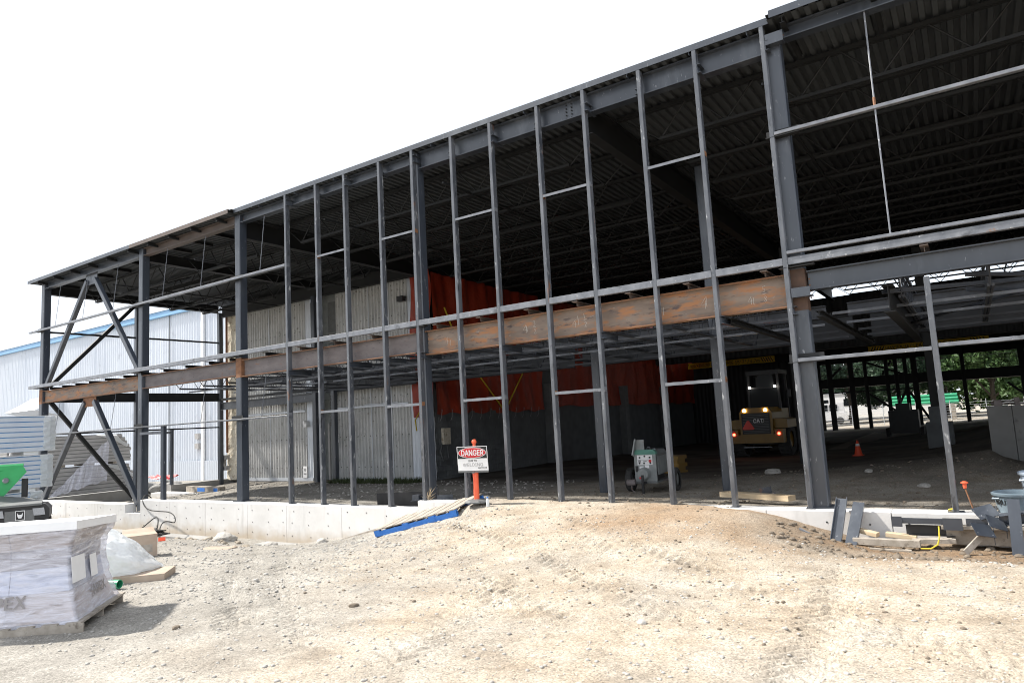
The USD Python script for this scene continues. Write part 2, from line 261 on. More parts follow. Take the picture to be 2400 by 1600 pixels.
# ground: tan dirt, grey gravel and dark soil; hall shade is painted in too
M_GROUND = usdkit.material(stage, '/World/Looks/site_ground', {
    'g': ('geometry', {}), 'at': ('attribute', {'attribute': 'tan'}), 'ad': ('attribute', {'attribute': 'shade_soil'}),
    'n1': ('noise_texture', {'scale': 1.6, 'detail': 8.0, 'roughness': .65}), 'n2': ('noise_texture', {'scale': 22.0, 'detail': 5.0, 'roughness': .7}),
    'v1': ('voronoi_texture', {'scale': 80.0, 'randomness': 1.0}), 'v2': ('voronoi_texture', {'scale': 17.0, 'randomness': 1.0}),
    'tan': ('rgb_ramp', {'ramp': [(.3, (.292, .236, .174)), (.5, (.392, .336, .265)), (.7, (.46, .415, .347))]}),
    'gry': ('rgb_ramp', {'ramp': [(.3, (.23, .214, .188)), (.7, (.365, .345, .308))]}), 'ab': ('attribute', {'attribute': 'brown'}), 'br': ('mix', {'color2': (.27, .175, .10)}),
    'bw': ('rgb_to_bw', {}), 'sp': ('rgb_ramp', {'ramp': [(.15, (.50, .50, .50)), (.36, (.88, .88, .88)), (.62, (1.05, 1.05, 1.05)), (.85, (1.40, 1.40, 1.40))]}),
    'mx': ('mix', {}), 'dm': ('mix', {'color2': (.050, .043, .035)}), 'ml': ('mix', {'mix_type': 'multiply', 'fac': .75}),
    'sn': ('rgb_ramp', {'ramp': [(.3, (.78, .78, .78)), (.7, (1.12, 1.12, 1.12))]}), 'ml2': ('mix', {'mix_type': 'multiply', 'fac': 1.0}),
    'hm': ('math', {'math_type': 'multiply_add', 'value2': -.35}), 'hm2': ('math', {'math_type': 'multiply_add', 'value2': -.25}),
    'b': ('bump', {'strength': .75, 'distance': .009}), 'p': ('principled_bsdf', {'roughness': .95, 'specular_ior_level': .2})},
    [('g.position', 'n1.vector'), ('g.position', 'n2.vector'), ('g.position', 'v1.vector'), ('g.position', 'v2.vector'),
     ('n1.fac', 'tan.fac'), ('n1.fac', 'gry.fac'), ('at.fac', 'mx.fac'), ('gry.color', 'mx.color1'), ('tan.color', 'mx.color2'),
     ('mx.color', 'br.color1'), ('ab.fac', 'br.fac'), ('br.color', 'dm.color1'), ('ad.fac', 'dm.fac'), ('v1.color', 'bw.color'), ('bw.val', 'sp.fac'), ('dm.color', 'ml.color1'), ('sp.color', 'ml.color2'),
     ('n2.fac', 'sn.fac'), ('ml.color', 'ml2.color1'), ('sn.color', 'ml2.color2'), ('ml2.color', 'p.base_color'),
     ('v1.distance', 'hm.value1'), ('n2.fac', 'hm.value3'), ('v2.distance', 'hm2.value1'), ('hm.value', 'hm2.value3'), ('hm2.value', 'b.height'), ('b.normal', 'p.normal')], surface='p.BSDF')

# ------------------------------------------------------------------ ground
ctl = [  # front yard
    (0, -11.4, .08), (-4, -7.2, -.03), (-8.2, -7.7, -.22), (-10.5, -6.0, -.25), (-9, -9.5, -.12), (-13, -4.8, -.32), (-16, -3, -.42), (-18.3, -1.6, -.66), (-20, -.3, -.95), (-23.5, -.3, -.96),
    (-28, -.5, -.98), (-24, -3, -.75), (-22, -6, -.55), (-30, -8, -.8), (-15.5, -.4, -.9), (-13.2, -.3, -.80), (-12.3, -.35, -.72), (-11.6, -.4, -.55), (-10.7, -.4, -.25), (-9.8, -.3, -.06), (-9.0, -.25, .13), (-8.4, -.9, -.03), (-8.24, -.55, .235), (-7.9, -.4, .20), (-9, -.95, -.16), (-9.8, -.95, -.33), (-10.6, -.95, -.52), (-22, -.7, -1.08), (-18.5, -.7, -1.06), (-15, -.7, -1.0), (-13.5, -.7, -.92),
    (-8, -.4, .16), (-6, -.4, .17), (-4, -.4, .18), (-3.1, -.5, .17), (-2.6, -.5, .06), (-2.1, -.4, -.12), (-1.5, -.4, -.25), (-.5, -.4, -.26), (.5, -.4, -.26), (3, -.4, -.25),
    (-9, -1.6, -.16), (-7, -1.5, .03), (-5, -1.5, .10), (-3.6, -1.4, .12), (-10.5, -1.7, -.45), (-12.5, -2, -.55), (-8, -3, -.17), (-6, -3.3, -.12), (-4, -3.2, -.08), (-2.2, -2.1, -.10), (-1.5, -1.5, -.22), (0, -1.4, -.22), (-.3, -2.0, -.10),
    (.2, -2.2, -.08), (2, -2.2, -.08), (2, -6, 0), (-2, -5, -.05), (-6, -5, -.12), (-10, -3.6, -.32), (5, -11, .1), (-5, -13, .05), (12, -5, 0), (12, -.5, -.2), (-12, -13, -.1), (-40, -3, -1), (-40, -20, -.9), (20, -20, .1), (0, -25, .1), (-60, 0, -1.1)]
ctl_in = [(-29, .6, -.6), (-25, .6, -.45), (-22.1, .4, -.42), (-21, .5, -.14), (-17, .5, -.12), (-13, .5, -.14), (-10.5, .6, -.05), (-9.2, .5, .12), (-6, .5, .13), (-3, .5, .13), (-1, .5, .12), (1, .5, .12), (6, .5, .1),
    (-12.3, 1.5, -.25), (-11.3, 2.2, -.12), (-7.6, 3.7, -.06), (-6.5, 4.2, -.09), (-4.6, 3.7, -.06), (-2, 3.5, -.05), (1, 3.5, -.02), (-28, 8, -.27), (-22, 8, -.25), (-17.3, 8, -.25), (-29, 5, -.6), (-23, 4, -.22), (-18, 4, -.2),
    (-15, 5.5, -.15), (-16, 9, -.2), (-16, 16, -.22), (-16, 30, -.4), (-10, 10, -.2), (-8, 20, -.42), (-8, 28, -.5), (-4.8, 11.4, -.15), (-3, 7, .12), (-1, 6.5, .16), (-4.5, 6.0, .05), (-3.6, 16, -.2), (-1, 14, .1), (0, 10, .2), (.2, 8.2, .5), (.7, 8.2, .1), (2, 6, .1), (6, 8, .1), (3, 14, 1.0), (2, 20, .7),
    (-1.2, 17.5, .0), (-1, 24, -.1), (4, 24, 1.0), (-6, 36, -.5), (0, 36, -.1), (-6, 50, -.35), (2, 50, .0), (-10, 60, -.3), (5, 60, .1), (-10, 90, -.2), (-40, 11, -.6), (-60, 11, -1), (-35, 7, -.6), (14, 14, .8), (14, 40, .2), (40, 40, 0), (-40, 60, -1)]
def rbf(c): c = np.array(c); return RBFInterpolator(c[:, :2], c[:, 2], kernel='linear', smoothing=.02, neighbors=24)
f_out, f_in = rbf(ctl), rbf(ctl_in)
rng = np.random.default_rng(7)
def axis_pts(segs):
    out = [segs[0][0]]
    for a, b, s0, s1 in segs:
        n = max(2, int(2*(b-a)/(s0+s1))); t = np.linspace(0, 1, n+1)[1:]; e = (s1/s0)**t; e = np.cumsum(np.diff(np.r_[0, t])*(s0+(s1-s0)*t)); out += list(a + (b-a)*e/e[-1])
    return np.unique(np.round(out, 5))
gx = axis_pts([(-700, -60, 60, 4), (-60, -30, 3, .5), (-30, -16, .4, .07), (-16, -9, .06, .045), (-9, 2.5, .04, .04), (2.5, 16, .08, 1.5), (16, 60, 2, 8), (60, 700, 15, 80)])
gy = axis_pts([(-500, -40, 60, 6), (-40, -12, 4, .2), (-12, -8.2, .15, .05), (-8.2, .04, .037, .037), (.04, .12, .04, .04), (.12, 9, .06, .14), (9, 40, .2, .8), (40, 120, 1, 8), (120, 900, 12, 120)])
GX, GY = np.meshgrid(gx, gy, indexing='xy'); P = np.stack([GX.ravel(), GY.ravel()], 1)
def smooth01(a, b, x): t = np.clip((x-a)/(b-a), 0, 1); return t*t*(3-2*t)
def noise2(p, s, seed=0, o=4): return meshkit.fbm(np.c_[p*s, np.full(len(p), .37+seed)], o, seed) - .5
inside = P[:, 1] > .08
near = (P[:, 0] > -62) & (P[:, 0] < 30) & (P[:, 1] > -30) & (P[:, 1] < 95)
Z = np.full(len(P), -.5)
a = near & inside; Z[a] = f_in(P[a]); b_ = near & ~inside; Z[b_] = f_out(P[b_])
Z[near] += .045*noise2(P[near], .8, 1) + .028*noise2(P[near], 3.2, 2) + .022*noise2(P[near], 8.0, 3, 3)
yard = near & ~inside; Z[yard] += .008*np.abs(noise2(P[yard], 5.0, 31, 3))*2 + .016*noise2(P[yard], 12.0, 33, 2)
TR = [  # wheel tracks: start, end, half width
    ((-3.9, -7.6), (-5.0, -4.3), .26), ((-4.9, -7.6), (-10.4, -3.2), .24), ((-6.2, -7.3), (-12.4, -2.6), .25), ((-3.2, -6.0), (-9.6, -1.3), .24), ((-2.1, -5.4), (-8.6, -.9), .24), ((-1.0, -7.0), (-1.6, -2.6), .25), ((.2, -6.0), (-5.4, -2.0), .22), ((-6.9, -6.4), (-8.6, -5.2), .26), ((-2.6, -3.6), (-6.0, -.8), .22)]
for k, (p0, p1, hw) in enumerate(TR):
    p0, p1 = V(*p0), V(*p1); L = np.linalg.norm(p1-p0); d = (p1-p0)/L; n = V(-d[1], d[0])
    q = P - p0; s_ = q @ d; w = q @ n + .12*np.sin(s_*.9+k); m = (np.abs(w) < hw*1.5) & (s_ > -.2) & (s_ < L+.2) & near
    sm, wm = s_[m], w[m]
    lug = np.sin(2*np.pi*(sm + np.abs(wm)*.9*(1 if k % 3 else -1) + (wm > 0)*.09)/.19)
    ed = smooth01(hw*1.05, hw*.85, np.abs(wm))*smooth01(-.2, .3, sm)*smooth01(L+.2, L-.5, sm)
    fade = np.clip((.58 if k in (0, 2, 4, 5) else .48) + 1.7*noise2(P[m], .9, 20+k), .10, 1.0)
    Z[m] += ed*fade*(-.007 + .026*np.clip(lug*2.2, -1, 1)) + .006*fade*smooth01(hw*1.5, hw*1.12, np.abs(wm))*smooth01(hw*.95, hw*1.12, np.abs(wm))
tan = smooth01(-2.6, 2.2, P[:, 0] + 7 + .67*(P[:, 1]+4) + 5.0*noise2(P, .5, 5)) * (P[:, 1] < .6) + .55*(P[:, 1] >= .6)*smooth01(-11, -9, P[:, 0])
tan = np.clip(tan*(.55 + .9*smooth01(-.2, .25, noise2(P, 1.1, 6))), 0, 1)
shade_soil = np.where(P[:, 1] > .3, np.clip(.04*smooth01(.3, 1.2, P[:, 1]) + .80*smooth01(4.2, 9, P[:, 1]) + .9*noise2(P, .8, 8)*smooth01(.6, 2, P[:, 1]), .0, .97), 0)  # indoor shade painted into the floor colour, deepening away from the facade
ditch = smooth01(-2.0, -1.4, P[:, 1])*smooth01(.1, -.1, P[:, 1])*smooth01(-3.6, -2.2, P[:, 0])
shade_soil = np.maximum(shade_soil, .30*ditch + .14*smooth01(.55, .66, noise2(P, 1.6, 11)+.5)*(P[:, 1] < 0)*near)
brown = smooth01(-2.6, -1.6, P[:, 1] + .5*noise2(P, .8, 41))*smooth01(-6.5, -4.2, P[:, 0] + 2*noise2(P, .7, 42))*(P[:, 1] < .3)*np.clip(.55+1.6*noise2(P, 1.3, 43), .1, .95)
shade_soil[P[:, 1] > 46] = 0; shade_soil[P[:, 0] < -30] = .1
nx, ny = len(gx), len(gy); i0 = (np.arange(ny-1)[:, None]*nx + np.arange(nx-1)[None, :]).ravel()
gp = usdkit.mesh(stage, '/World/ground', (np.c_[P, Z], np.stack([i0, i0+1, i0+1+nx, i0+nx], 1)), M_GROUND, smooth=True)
for nme, val in (('tan', tan), ('shade_soil', shade_soil), ('brown', brown)):
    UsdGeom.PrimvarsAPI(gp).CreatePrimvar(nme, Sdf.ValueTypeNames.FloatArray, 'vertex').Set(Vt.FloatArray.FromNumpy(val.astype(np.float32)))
tag(gp.GetPrim(), 'tan dirt and grey gravel building ground with tyre tracks', 'ground', kind='structure')
def ground(x, y):
    i = min(max(np.searchsorted(gx, x), 1), nx-1); j = min(max(np.searchsorted(gy, y), 1), ny-1); Zg = Z.reshape(ny, nx)
    tx = (x-gx[i-1])/(gx[i]-gx[i-1]); ty = (y-gy[j-1])/(gy[j]-gy[j-1])
    return float((Zg[j-1, i-1]*(1-tx)+Zg[j-1, i]*tx)*(1-ty) + (Zg[j, i-1]*(1-tx)+Zg[j, i]*tx)*ty)

# ------------------------------------------------------------------ foundation walls
def wall_with_joints(name, label, x0, x1, z0, z1, y0, y1, joints, chamf=.015, m=M_CONC, holes=True, steps=None):
    t = thing(name, label, 'concrete wall')
    xs = [x0] + list(joints) + [x1]
    for k, (a, b) in enumerate(zip(xs[:-1], xs[1:])):
        mb = MB(); g = .006; a2, b2 = a + (g if k else 0), b - (g if k < len(xs)-2 else 0)
        zt = z1(0.5*(a+b)) if callable(z1) else z1
        c = chamf; mb.prof([(y0, z0), (y1, z0), (y1, zt-c), (y1-c, zt), (y0+c, zt), (y0, zt-c)], (a2, 0, 0), (b2, 0, 0), (0, 0, 1)) if False else None
        v = [(y0, z0), (y1, z0), (y1, zt-c), (y1-c, zt), (y0+c, zt), (y0, zt-c)]; n = len(v)
        vv = [(a2, y, z) for y, z in v] + [(b2, y, z) for y, z in v]
        mb.add(vv, [(i, (i+1) % n, n+(i+1) % n, n+i) for i in range(n)]); mb.add(vv[:n], [(0, i+1, i) for i in range(1, n-1)]); mb.add(vv[n:], [(0, i, i+1) for i in range(1, n-1)])
        p = obj('wall_panel', mb, m, t)
        if holes:
            hb = MB(); r = np.random.default_rng(int(abs(a)*10)); 
            for zz in np.arange(zt-.16, z0+.1, -.30):
                for xx in np.arange(a+.25, b-.1, .62):
                    hb.lathe([(0, -.001), (.013, -.001), (.013, .004)], (xx+r.uniform(-.05, .05), y0-.001, zz+r.uniform(-.03, .03)), (0, -1, 0), 7)
            if hb.n: obj('tie_hole', hb, M_INK, t, kind='stuff')
    return t
wall_with_joints('foundation_wall', 'low white concrete foundation wall under the four posts left of the dirt ramp', -21.55, -10.2, -1.45, 0.0, -.08, .27, [-19.9, -18.1, -16.2, -14.6, -12.6])
wall_with_joints('foundation_wall', 'short white concrete foundation wall at the far left end under the crossed braces', -29.5, -22.45, -1.45, -.15, -.08, .27, [-26.4, -24.2])
mb = MB().box((-22.448, -.08, -1.45), (-21.552, .27, -.42)); obj('notch_wall', mb, M_CONC, stage.GetPrimAtPath('/World/foundation_wall_001').GetPath().pathString)
wall_with_joints('foundation_wall', 'raised concrete foundation wall showing behind the leaning steel channels at right', -10.197, 12, -1.0, .165, -.08, .27, [-8, -5, -2.9, -1.16, 1.2, 4])
fl = MB(); 
fl.box((-29.5, -.50, -1.5), (-12.9, -.083, -.93)); obj('footing', fl, M_CONC2, label='concrete strip footing showing at the foot of the left foundation wall', cat='footing')
for x0, x1, zt, lab in ((-29.0, -22.5, -.42, 'grey rear foundation wall left of the notch, behind the crossed braces'), (-21.9, -19.8, -.05, 'short grey concrete stub wall on the gravel behind the low white wall')):
    pass
t = thing('end_foundation', 'grey concrete foundation wall running back from the far left corner of the frame', 'concrete wall')
obj('wall_panel', MB().box((-29.45, .30, -1.3), (-29.1, 3.55, -.14)), M_CONC2, t); obj('wall_panel', MB().box((-29.45, 5.2, -1.3), (-29.1, 8.0, -.15)), M_CONC2, t); obj('footing', MB().box((-29.09, .4, -1.3), (-28.7, 7.9, -.62)), M_CONC2, t)
obj('concrete_ledge', MB().box((-29.6, 4.6, -1.2), (-26.5, 5.2, -.42)).box((-26.4, 4.3, -1.2), (-25.6, 4.9, -.5)), M_CONC, label='white concrete ledge on the ground inside the left bays', cat='concrete block')

# ------------------------------------------------------------------ the steel frame
FR = thing('steel_building_frame', 'large dark steel building frame under construction with corrugated roof deck', 'building')
CX = [-29.15, -22.06, -16.87, -10.15, -2.13, 5.7]; CB = [-.25, -.42, 0, .0, .165, .165]
W = .25; YF = .14; YC = YF + W/2
def hss(mb, p, q, w=W, d=W, c=.02): return mb.bar(p, q, w, d, (0, 1, 0), c)
for i, (x, zb) in enumerate(zip(CX, CB)):
    top = 8.03 if i != 4 else 7.95
    c = obj('column', hss(MB(), (x, YC, zb), (x, YC, top), .235 if i else .25), M_PRIMER, FR, label=['corner column at the far left end of the frame', None, None, None, 'scratched wide column right of the last slim post', None][i])
    obj('base_plate', MB().box((x-.19, YC-.19, zb-.002), (x+.19, YC+.19, zb+.022)), M_PRIMER, c)
    if i in (0, 2, 4): obj('rusty_joint', hss(MB(), (x, YC, 3.25 if i == 4 else 3.38), (x, YC, 3.92), .245, .256), M_RUSTDK if i == 4 else M_RUSTRED, c, label='rust coloured band where the floor beam meets the column')
    b = MB()
    for sx in (-1, 1):
        for zz in (3.45, 3.55, 3.65, 3.75, 7.82, 7.9): b.lathe([(0, .02), (.014, .02), (.014, 0)], (x+sx*.165, .262, zz), (0, -1, 0), 6)
    obj('bolts', b, M_RUSTRED if i in (2, 4) else M_PRIMER, c, kind='stuff')
for x, y, zb, ztop, lab in ((-29.15, 3.75, -.7, 7.8, None), (-29.15, 7.6, -.78, 7.6, None), (-22.4, 7.5, -.4, 7.4, None), (-21.3, 7.5, -.55, 3.4, None), (-16.7, 7.6, -.3, 7.4, None), (-7.6, 3.72, -.1, 3.4, None), (-4.62, 3.72, -.1, 7.3, None), (-5.0, 13.6, -.25, 7.3, None), (-1.15, 17.6, .0, 7.3, None), (-6.5, 26, -.5, 7.3, None), (5.7, 7.6, -.2, 7.3, None), (4.9, 26, -.3, 7.3, None)):
    wv = .3 if x == -1.15 else .2
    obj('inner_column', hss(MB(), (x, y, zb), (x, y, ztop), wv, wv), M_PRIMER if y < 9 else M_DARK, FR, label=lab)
obj('pedestal', MB().box((-1.5, 17.2, -.5), (-.7, 18.1, .9)).box((-1.38, 17.3, .9), (-.84, 18.0, 1.45)), M_BLOCK, FR, label='concrete pedestal under the inner column')
# roof edge beams and floor edge beams
def edge_beam(name, x0, x1, z0, z1, m, label=None, y=.25, b=.2):
    return obj(name, MB().ibeam((x0, y, (z0+z1)/2), (x1, y, (z0+z1)/2), z1-z0, b), m, FR, label=label)
HB = .15
RB = [(0, 1, 7.78, 8.03, M_PRIMER), (1, 2, 7.78, 8.03, M_BROWNBEAM), (2, 3, 7.79, 8.03, M_PRIMER), (3, 4, 7.635, 8.03, M_PRIMER), (4, 5, 7.80, 8.03, M_PRIMER)]
for i, j, z0, z1, m in RB: edge_beam('roof_beam', CX[i]+HB, CX[j]-HB, z0, z1, m, label='brown stained roof beam second from the left' if m is M_BROWNBEAM else None)
b = MB()
for xx in (-6.12, -6.0):
    for zz in np.arange(7.69, 7.99, .07): b.lathe([(0, .03), (.015, .03), (.015, 0)], (xx, .245, zz), (0, -1, 0), 6)
obj('splice_bolts', b, M_BLACK, FR, kind='stuff')
FB = [(0, 1, 3.42, 3.86, M_RUST, 'bright rusty floor beam at the far left'), (1, 2, 3.44, 3.86, M_RUSTGREY, 'grey brown floor beam, second from the left'), (2, 3, 3.40, 3.86, M_RUSTGREY, 'mottled purple grey floor beam in the middle left bay'), (3, 4, 3.33, 3.86, M_RUST, 'deep rusty floor beam with chalked numbers'), (4, 5, 3.56, 3.87, M_PRIMER, 'grey floor beam at right')]
FBP = [edge_beam('floor_beam', CX[i]+HB, CX[j]-HB, z0, z1, m, l) for i, j, z0, z1, m, l in FB]
for (i, j, z0, z1, m, l), p in zip(FB, FBP):
    if m is not M_PRIMER: obj('rusty_flange', MB().box((CX[i]+HB, .146, z0-.003), (CX[j]-HB, .149, z0+.018)).box((CX[i]+HB, .146, z1-.018), (CX[j]-HB, .149, z1+.003)), M_RUSTRED, p)
# chalk numbers on the deep rusty beam
def strokes(mb, lines, x, z, h, y, r=.003):
    for ln in lines: mb.tube([(x+a*h, y, z+b*h) for a, b in ln], r, 4)
DIG = {'4': [[(.45, 1), (.0, .4), (.55, .42)], [(.48, .75), (.42, 0)]], '1': [[(.1, 1), (.12, 0)]], '3': [[(0, .95), (.4, 1), (.2, .6), (.45, .35), (.3, 0), (0, .05)]],
       '5': [[(.5, 1), (.1, 1), (.08, .6), (.4, .55), (.4, .1), (.02, .02)]], '8': [[(.3, .5), (.05, .8), (.25, 1), (.45, .8), (.3, .5), (.05, .2), (.25, 0), (.45, .2), (.3, .5)]], '2': [[(.02, .8), (.25, 1), (.45, .75), (.02, 0), (.5, .03)]], '/': [[(0, .5), (.5, .5)]]}
for x, big, num, den in ((-9.5, '41', None, None), (-7.45, '41', '3', '2'), (-6.3, '41', '1', '2'), (-4.55, '41', None, None), (-3.75, '41', '5', '8'), (-2.95, '41', '5', '8')):
    ch = MB(); yy = .242; s = .15
    for k, d in enumerate(big): strokes(ch, DIG[d], x + k*(.11+.03*math.sin(x*7)), 3.50+.04*math.sin(x*5+k), s*(1+.25*math.sin(x*3+k)), yy)
    if num: strokes(ch, DIG[num], x+.25, 3.64, .10, yy); strokes(ch, DIG['/'], x+.25, 3.56, .12, yy); strokes(ch, DIG[den], x+.26, 3.48, .10, yy)
    obj('chalk_number', ch, M_CHALK, FBP[3], label='chalked number on the rusty beam')
# slim facade posts
PX = [-14.62, -13.42, -12.37, -11.17, -10.12, -8.965, -7.907, -6.73, -5.676, -4.506, -3.45, -2.293]; PZ = [0, 0, 0, 0, .168, .168, .165, .168, .165, .165, .165, .165]
PW, PD = .072, .14
for i, (x, zb) in enumerate(zip(PX, PZ)):
    p = obj('facade_post', MB().bar((x+PW/2, PD/2, zb), (x+PW/2, PD/2, 8.05), PW, PD, (0, 1, 0), .008), M_POST, FR, label={0: 'leftmost slim facade post', 4: 'slim facade post against the middle column', 11: 'light slim facade post beside the scratched column'}.get(i))
    obj('foot_plate', MB().box((x-.03, -.02, zb-.002), (x+PW+.03, PD+.03, zb+.012)), M_POST, p)
    zb_ = 7.79 if i < 5 else 7.64
    if i in (0, 2, 4, 6, 8, 10, 11):
        obj('top_bracket', MB().chan((x+PW+.002, .0, zb_+.06), (x+PW+.002, .40, zb_+.06), .16, .06, .008, flip=1), M_PRIMER, p); zf = 3.25 if i > 4 else 3.32
        obj('floor_bracket', MB().chan((x+PW+.002, .02, zf), (x+PW+.002, .75, zf), .13, .06, .008), M_PRIMER, p)
    else:
        obj('top_bracket', MB().chan((x-.002, .02, zb_+.03), (x-.002, .40, zb_+.03), .10, .05, .008, flip=-1), M_PRIMER, p)
        obj('floor_bracket', MB().chan((x-.002, .03, 3.33), (x-.002, .8, 3.33), .11, .05, .008, flip=-1), M_PRIMER, p)
    cp = MB()
    for zc in (4.045, 6.16, 2.25):
        cp.box((x+PW+.001, .012, zc-.045), (x+PW+.007, .10, zc+.045))
        for dy in (.03, .075): cp.lathe([(0, .010), (.011, .010), (.011, 0)], (x+PW+.007, dy, zc), (1, 0, 0), 6)
    if i < 11: obj('clip_plates', cp, M_RUSTRED if i % 3 == 1 else M_GIRT, p, kind='stuff')
# girts
def girt(x0, x1, z, h, d, y=0.0, m=M_GIRT, label=None, ang=False):
    mb = MB()
    if ang: mb.box((x0, y, z-h), (x1, y+.008, z)).box((x0, y+.0085, z-.008), (x1, y+d, z))
    else: mb.bar((x0, y+d/2, z-h/2), (x1, y+d/2, z-h/2), d, h, (0, 0, 1), .006)
    return obj('girt', mb, m, FR, label=label)
girt(-29.95, PX[0]-.002, 6.20, .065, .10, -.002, label='upper girt running from the left corner to the first post'); 
for a, b in ((1, 2), (3, 4), (5, 6), (7, 8), (9, 10)):
    girt(PX[a]+PW+.002, PX[b]-.002, 6.185, .05, .06, .006, ang=True); girt(PX[a]+PW+.002, PX[b]-.002, 2.27, .055, .06, .006, ang=True)
girt(-29.85, -23.9, 4.10, .115, .09, -.003); girt(-23.896, PX[0]-.002, 4.10, .118, .09, -.003)
for a in range(11): girt(PX[a]+PW+.002, PX[a+1]-.002, 4.105, .12, .09, .004)
girt(-29.0, PX[0]-.002, 2.24, .04, .07, -.002, M_POST)
girt(PX[11]+PW+.002, 8, 6.205, .055, .09, .0, label='upper girt crossing the right bay'); girt(PX[11]+PW+.002, 8, 4.21, .05, .07, .0); girt(PX[11]+PW+.002, 8, 4.11, .12, .09, .03)
girt(PX[11]+PW+.002, -.41, 2.485, .055, .07, .0); girt(-.325, 8, 2.52, .055, .07, .0)
dp = obj('door_post', MB().bar((-.37, .05, .165), (-.37, .05, 3.49), .075, .10, (0, 1, 0), .008), M_POST, FR, label='short slim post in the right bay reaching the floor beam'); obj('foot_plate', MB().box((-.47, -.03, .165), (-.27, .13, .177)), M_POST, dp)
obj('door_post', MB().bar((-20.57, .10, -.15), (-20.57, .10, 2.24), .15, .12, (0, 1, 0), .01), M_PRIMER, FR)
obj('door_post', MB().bar((-29.15, 5.26, -.15), (-29.15, 5.26, 2.25), .13, .12, (0, 1, 0), .01), M_PRIMER, FR); obj('door_header', MB().bar((-29.15, 3.86, 2.1), (-29.15, 5.19, 2.1), .08, .09), M_GIRT, FR); obj('door_header', MB().bar((-21.9, .10, 2.02), (-20.66, .10, 2.02), .06, .08), M_GIRT, FR)
# stub outriggers on the floor beam that carry the middle girt, and clips behind the upper girt
for x in [-28.3, -27.3, -26.3, -25.3, -24.2, -23.0, -21.9, -20.6, -19.4, -18.2, -17.2, -15.6, -14.2, -12.9, -11.6, -9.6, -8.4, -7.2, -6.1, -5.0, -3.9, -2.6, -.35, 1.0]:
    obj('girt_stub', MB().box((x-.055, -.0, 3.945), (x+.055, .62, 3.957)).box((x-.006, .1, 3.873), (x+.006, .58, 3.944)), M_DARK if x < -15 else M_BROWNBEAM, FR)
for x, z in ((-29.15, 6.13), (-22.06, 6.13), (-16.87, 6.13), (-29.15, 3.97), (-22.06, 3.97), (-16.87, 3.97), (-22.06, 2.2), (-16.87, 2.2), (-10.15, 3.97), (-2.1, 6.13), (-2.1, 3.95), (-2.1, 2.43)):
    obj('girt_bracket', MB().box((x-.26, -.0, z-.01), (x+.26, .137, z)).box((x-.26, .10, z+.001), (x+.26, .108, z+.13)), M_DARK, FR)
obj('girt_bracket', MB().box((-2.21, -.0, 7.70), (-1.93, .137, 7.712)).box((-2.21, .0, 7.713), (-1.93, .01, 7.88)), M_PRIMER, FR, label='steel bracket at the top of the scratched column')
obj('girt_bracket', MB().box((-2.21, -.0, 3.45), (-1.90, .137, 3.462)).box((-2.21, .0, 3.463), (-1.93, .01, 3.60)), M_PRIMER, FR)
# fascia angles along the roof edge
def fascia(x0, x1, y, z, h, m, label): return obj('fascia', MB().box((x0, y, z-h), (x1, y+.01, z)).box((x0, y+.0105, z-.01), (x1, y+.30, z)), m, FR, label=label)
fascia(-29.85, -22.3, -.12, 8.165, .12, M_PRIMER, 'roof edge angle at the far left'); fascia(-22.297, -16.92, -.12, 8.165, .12, M_BROWNBEAM, 'brown roof edge angle second from the left')
fascia(-16.82, -10.0, .0, 8.17, .115, M_PRIMER, None); fascia(-9.997, -2.14, .0, 8.17, .115, M_PRIMER, None); fascia(-2.09, 12, -.15, 8.19, .125, M_PRIMER, 'roof edge angle above the right bay')
for x in [-29.0, -27.7, -26.4, -25.1, -23.8, -22.4, -21.2, -20, -18.8, -17.5, -1.9, -.6, .7]:
    obj('roof_outrigger', MB().ibeam((x, -.10, 7.99), (x, 1.4, 7.99), .10, .08, .008, .008, (0, 0, 1)), M_DARK, FR)
for x in [-15.7, -14.2, -12.7, -11.2, -9.5, -8.2, -7.0, -5.9, -4.7, -3.5, -2.5]:
    obj('roof_outrigger', MB().box((x, .011, 8.0), (x+.008, .15, 8.158)), M_PRIMER, FR)
# roof deck: trapezoid ribs running away from the facade
def deck(x0, x1, y0, y1, z=8.05, pitch=.19, h=.06):
    xs, zs = [], []
    for k in range(int((x1-x0)/pitch)):
        a = x0 + k*pitch; xs += [a, a+.075, a+.095, a+.17]; zs += [0, 0, h, h]
    xs = np.array(xs); zs = np.array(zs)+z; n = len(xs)
    v = np.vstack([np.c_[xs, np.full(n, y0), zs], np.c_[xs, np.full(n, y1), zs]])
    return MB().add(v, [(i, i+1, n+i+1, n+i) for i in range(n-1)])
for x0, x1, y0, y1 in ((-29.75, -22.25, -.11, 8.3), (-22.27, -16.85, -.11, 8.3), (-16.85, -9.15, .02, 29.2), (-9.15, -2.12, .02, 29.2), (-2.13, 6.0, -.13, 29.2), (6.05, 15, -.13, 29.2)):
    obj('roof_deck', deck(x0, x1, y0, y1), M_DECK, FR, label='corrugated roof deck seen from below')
    obj('roof_topping', MB().box((x0-.02, y0+.02, 8.115+.001*int(x0+40)%3), (x1+.06, y1-.02, 8.145)), M_DARK, FR)
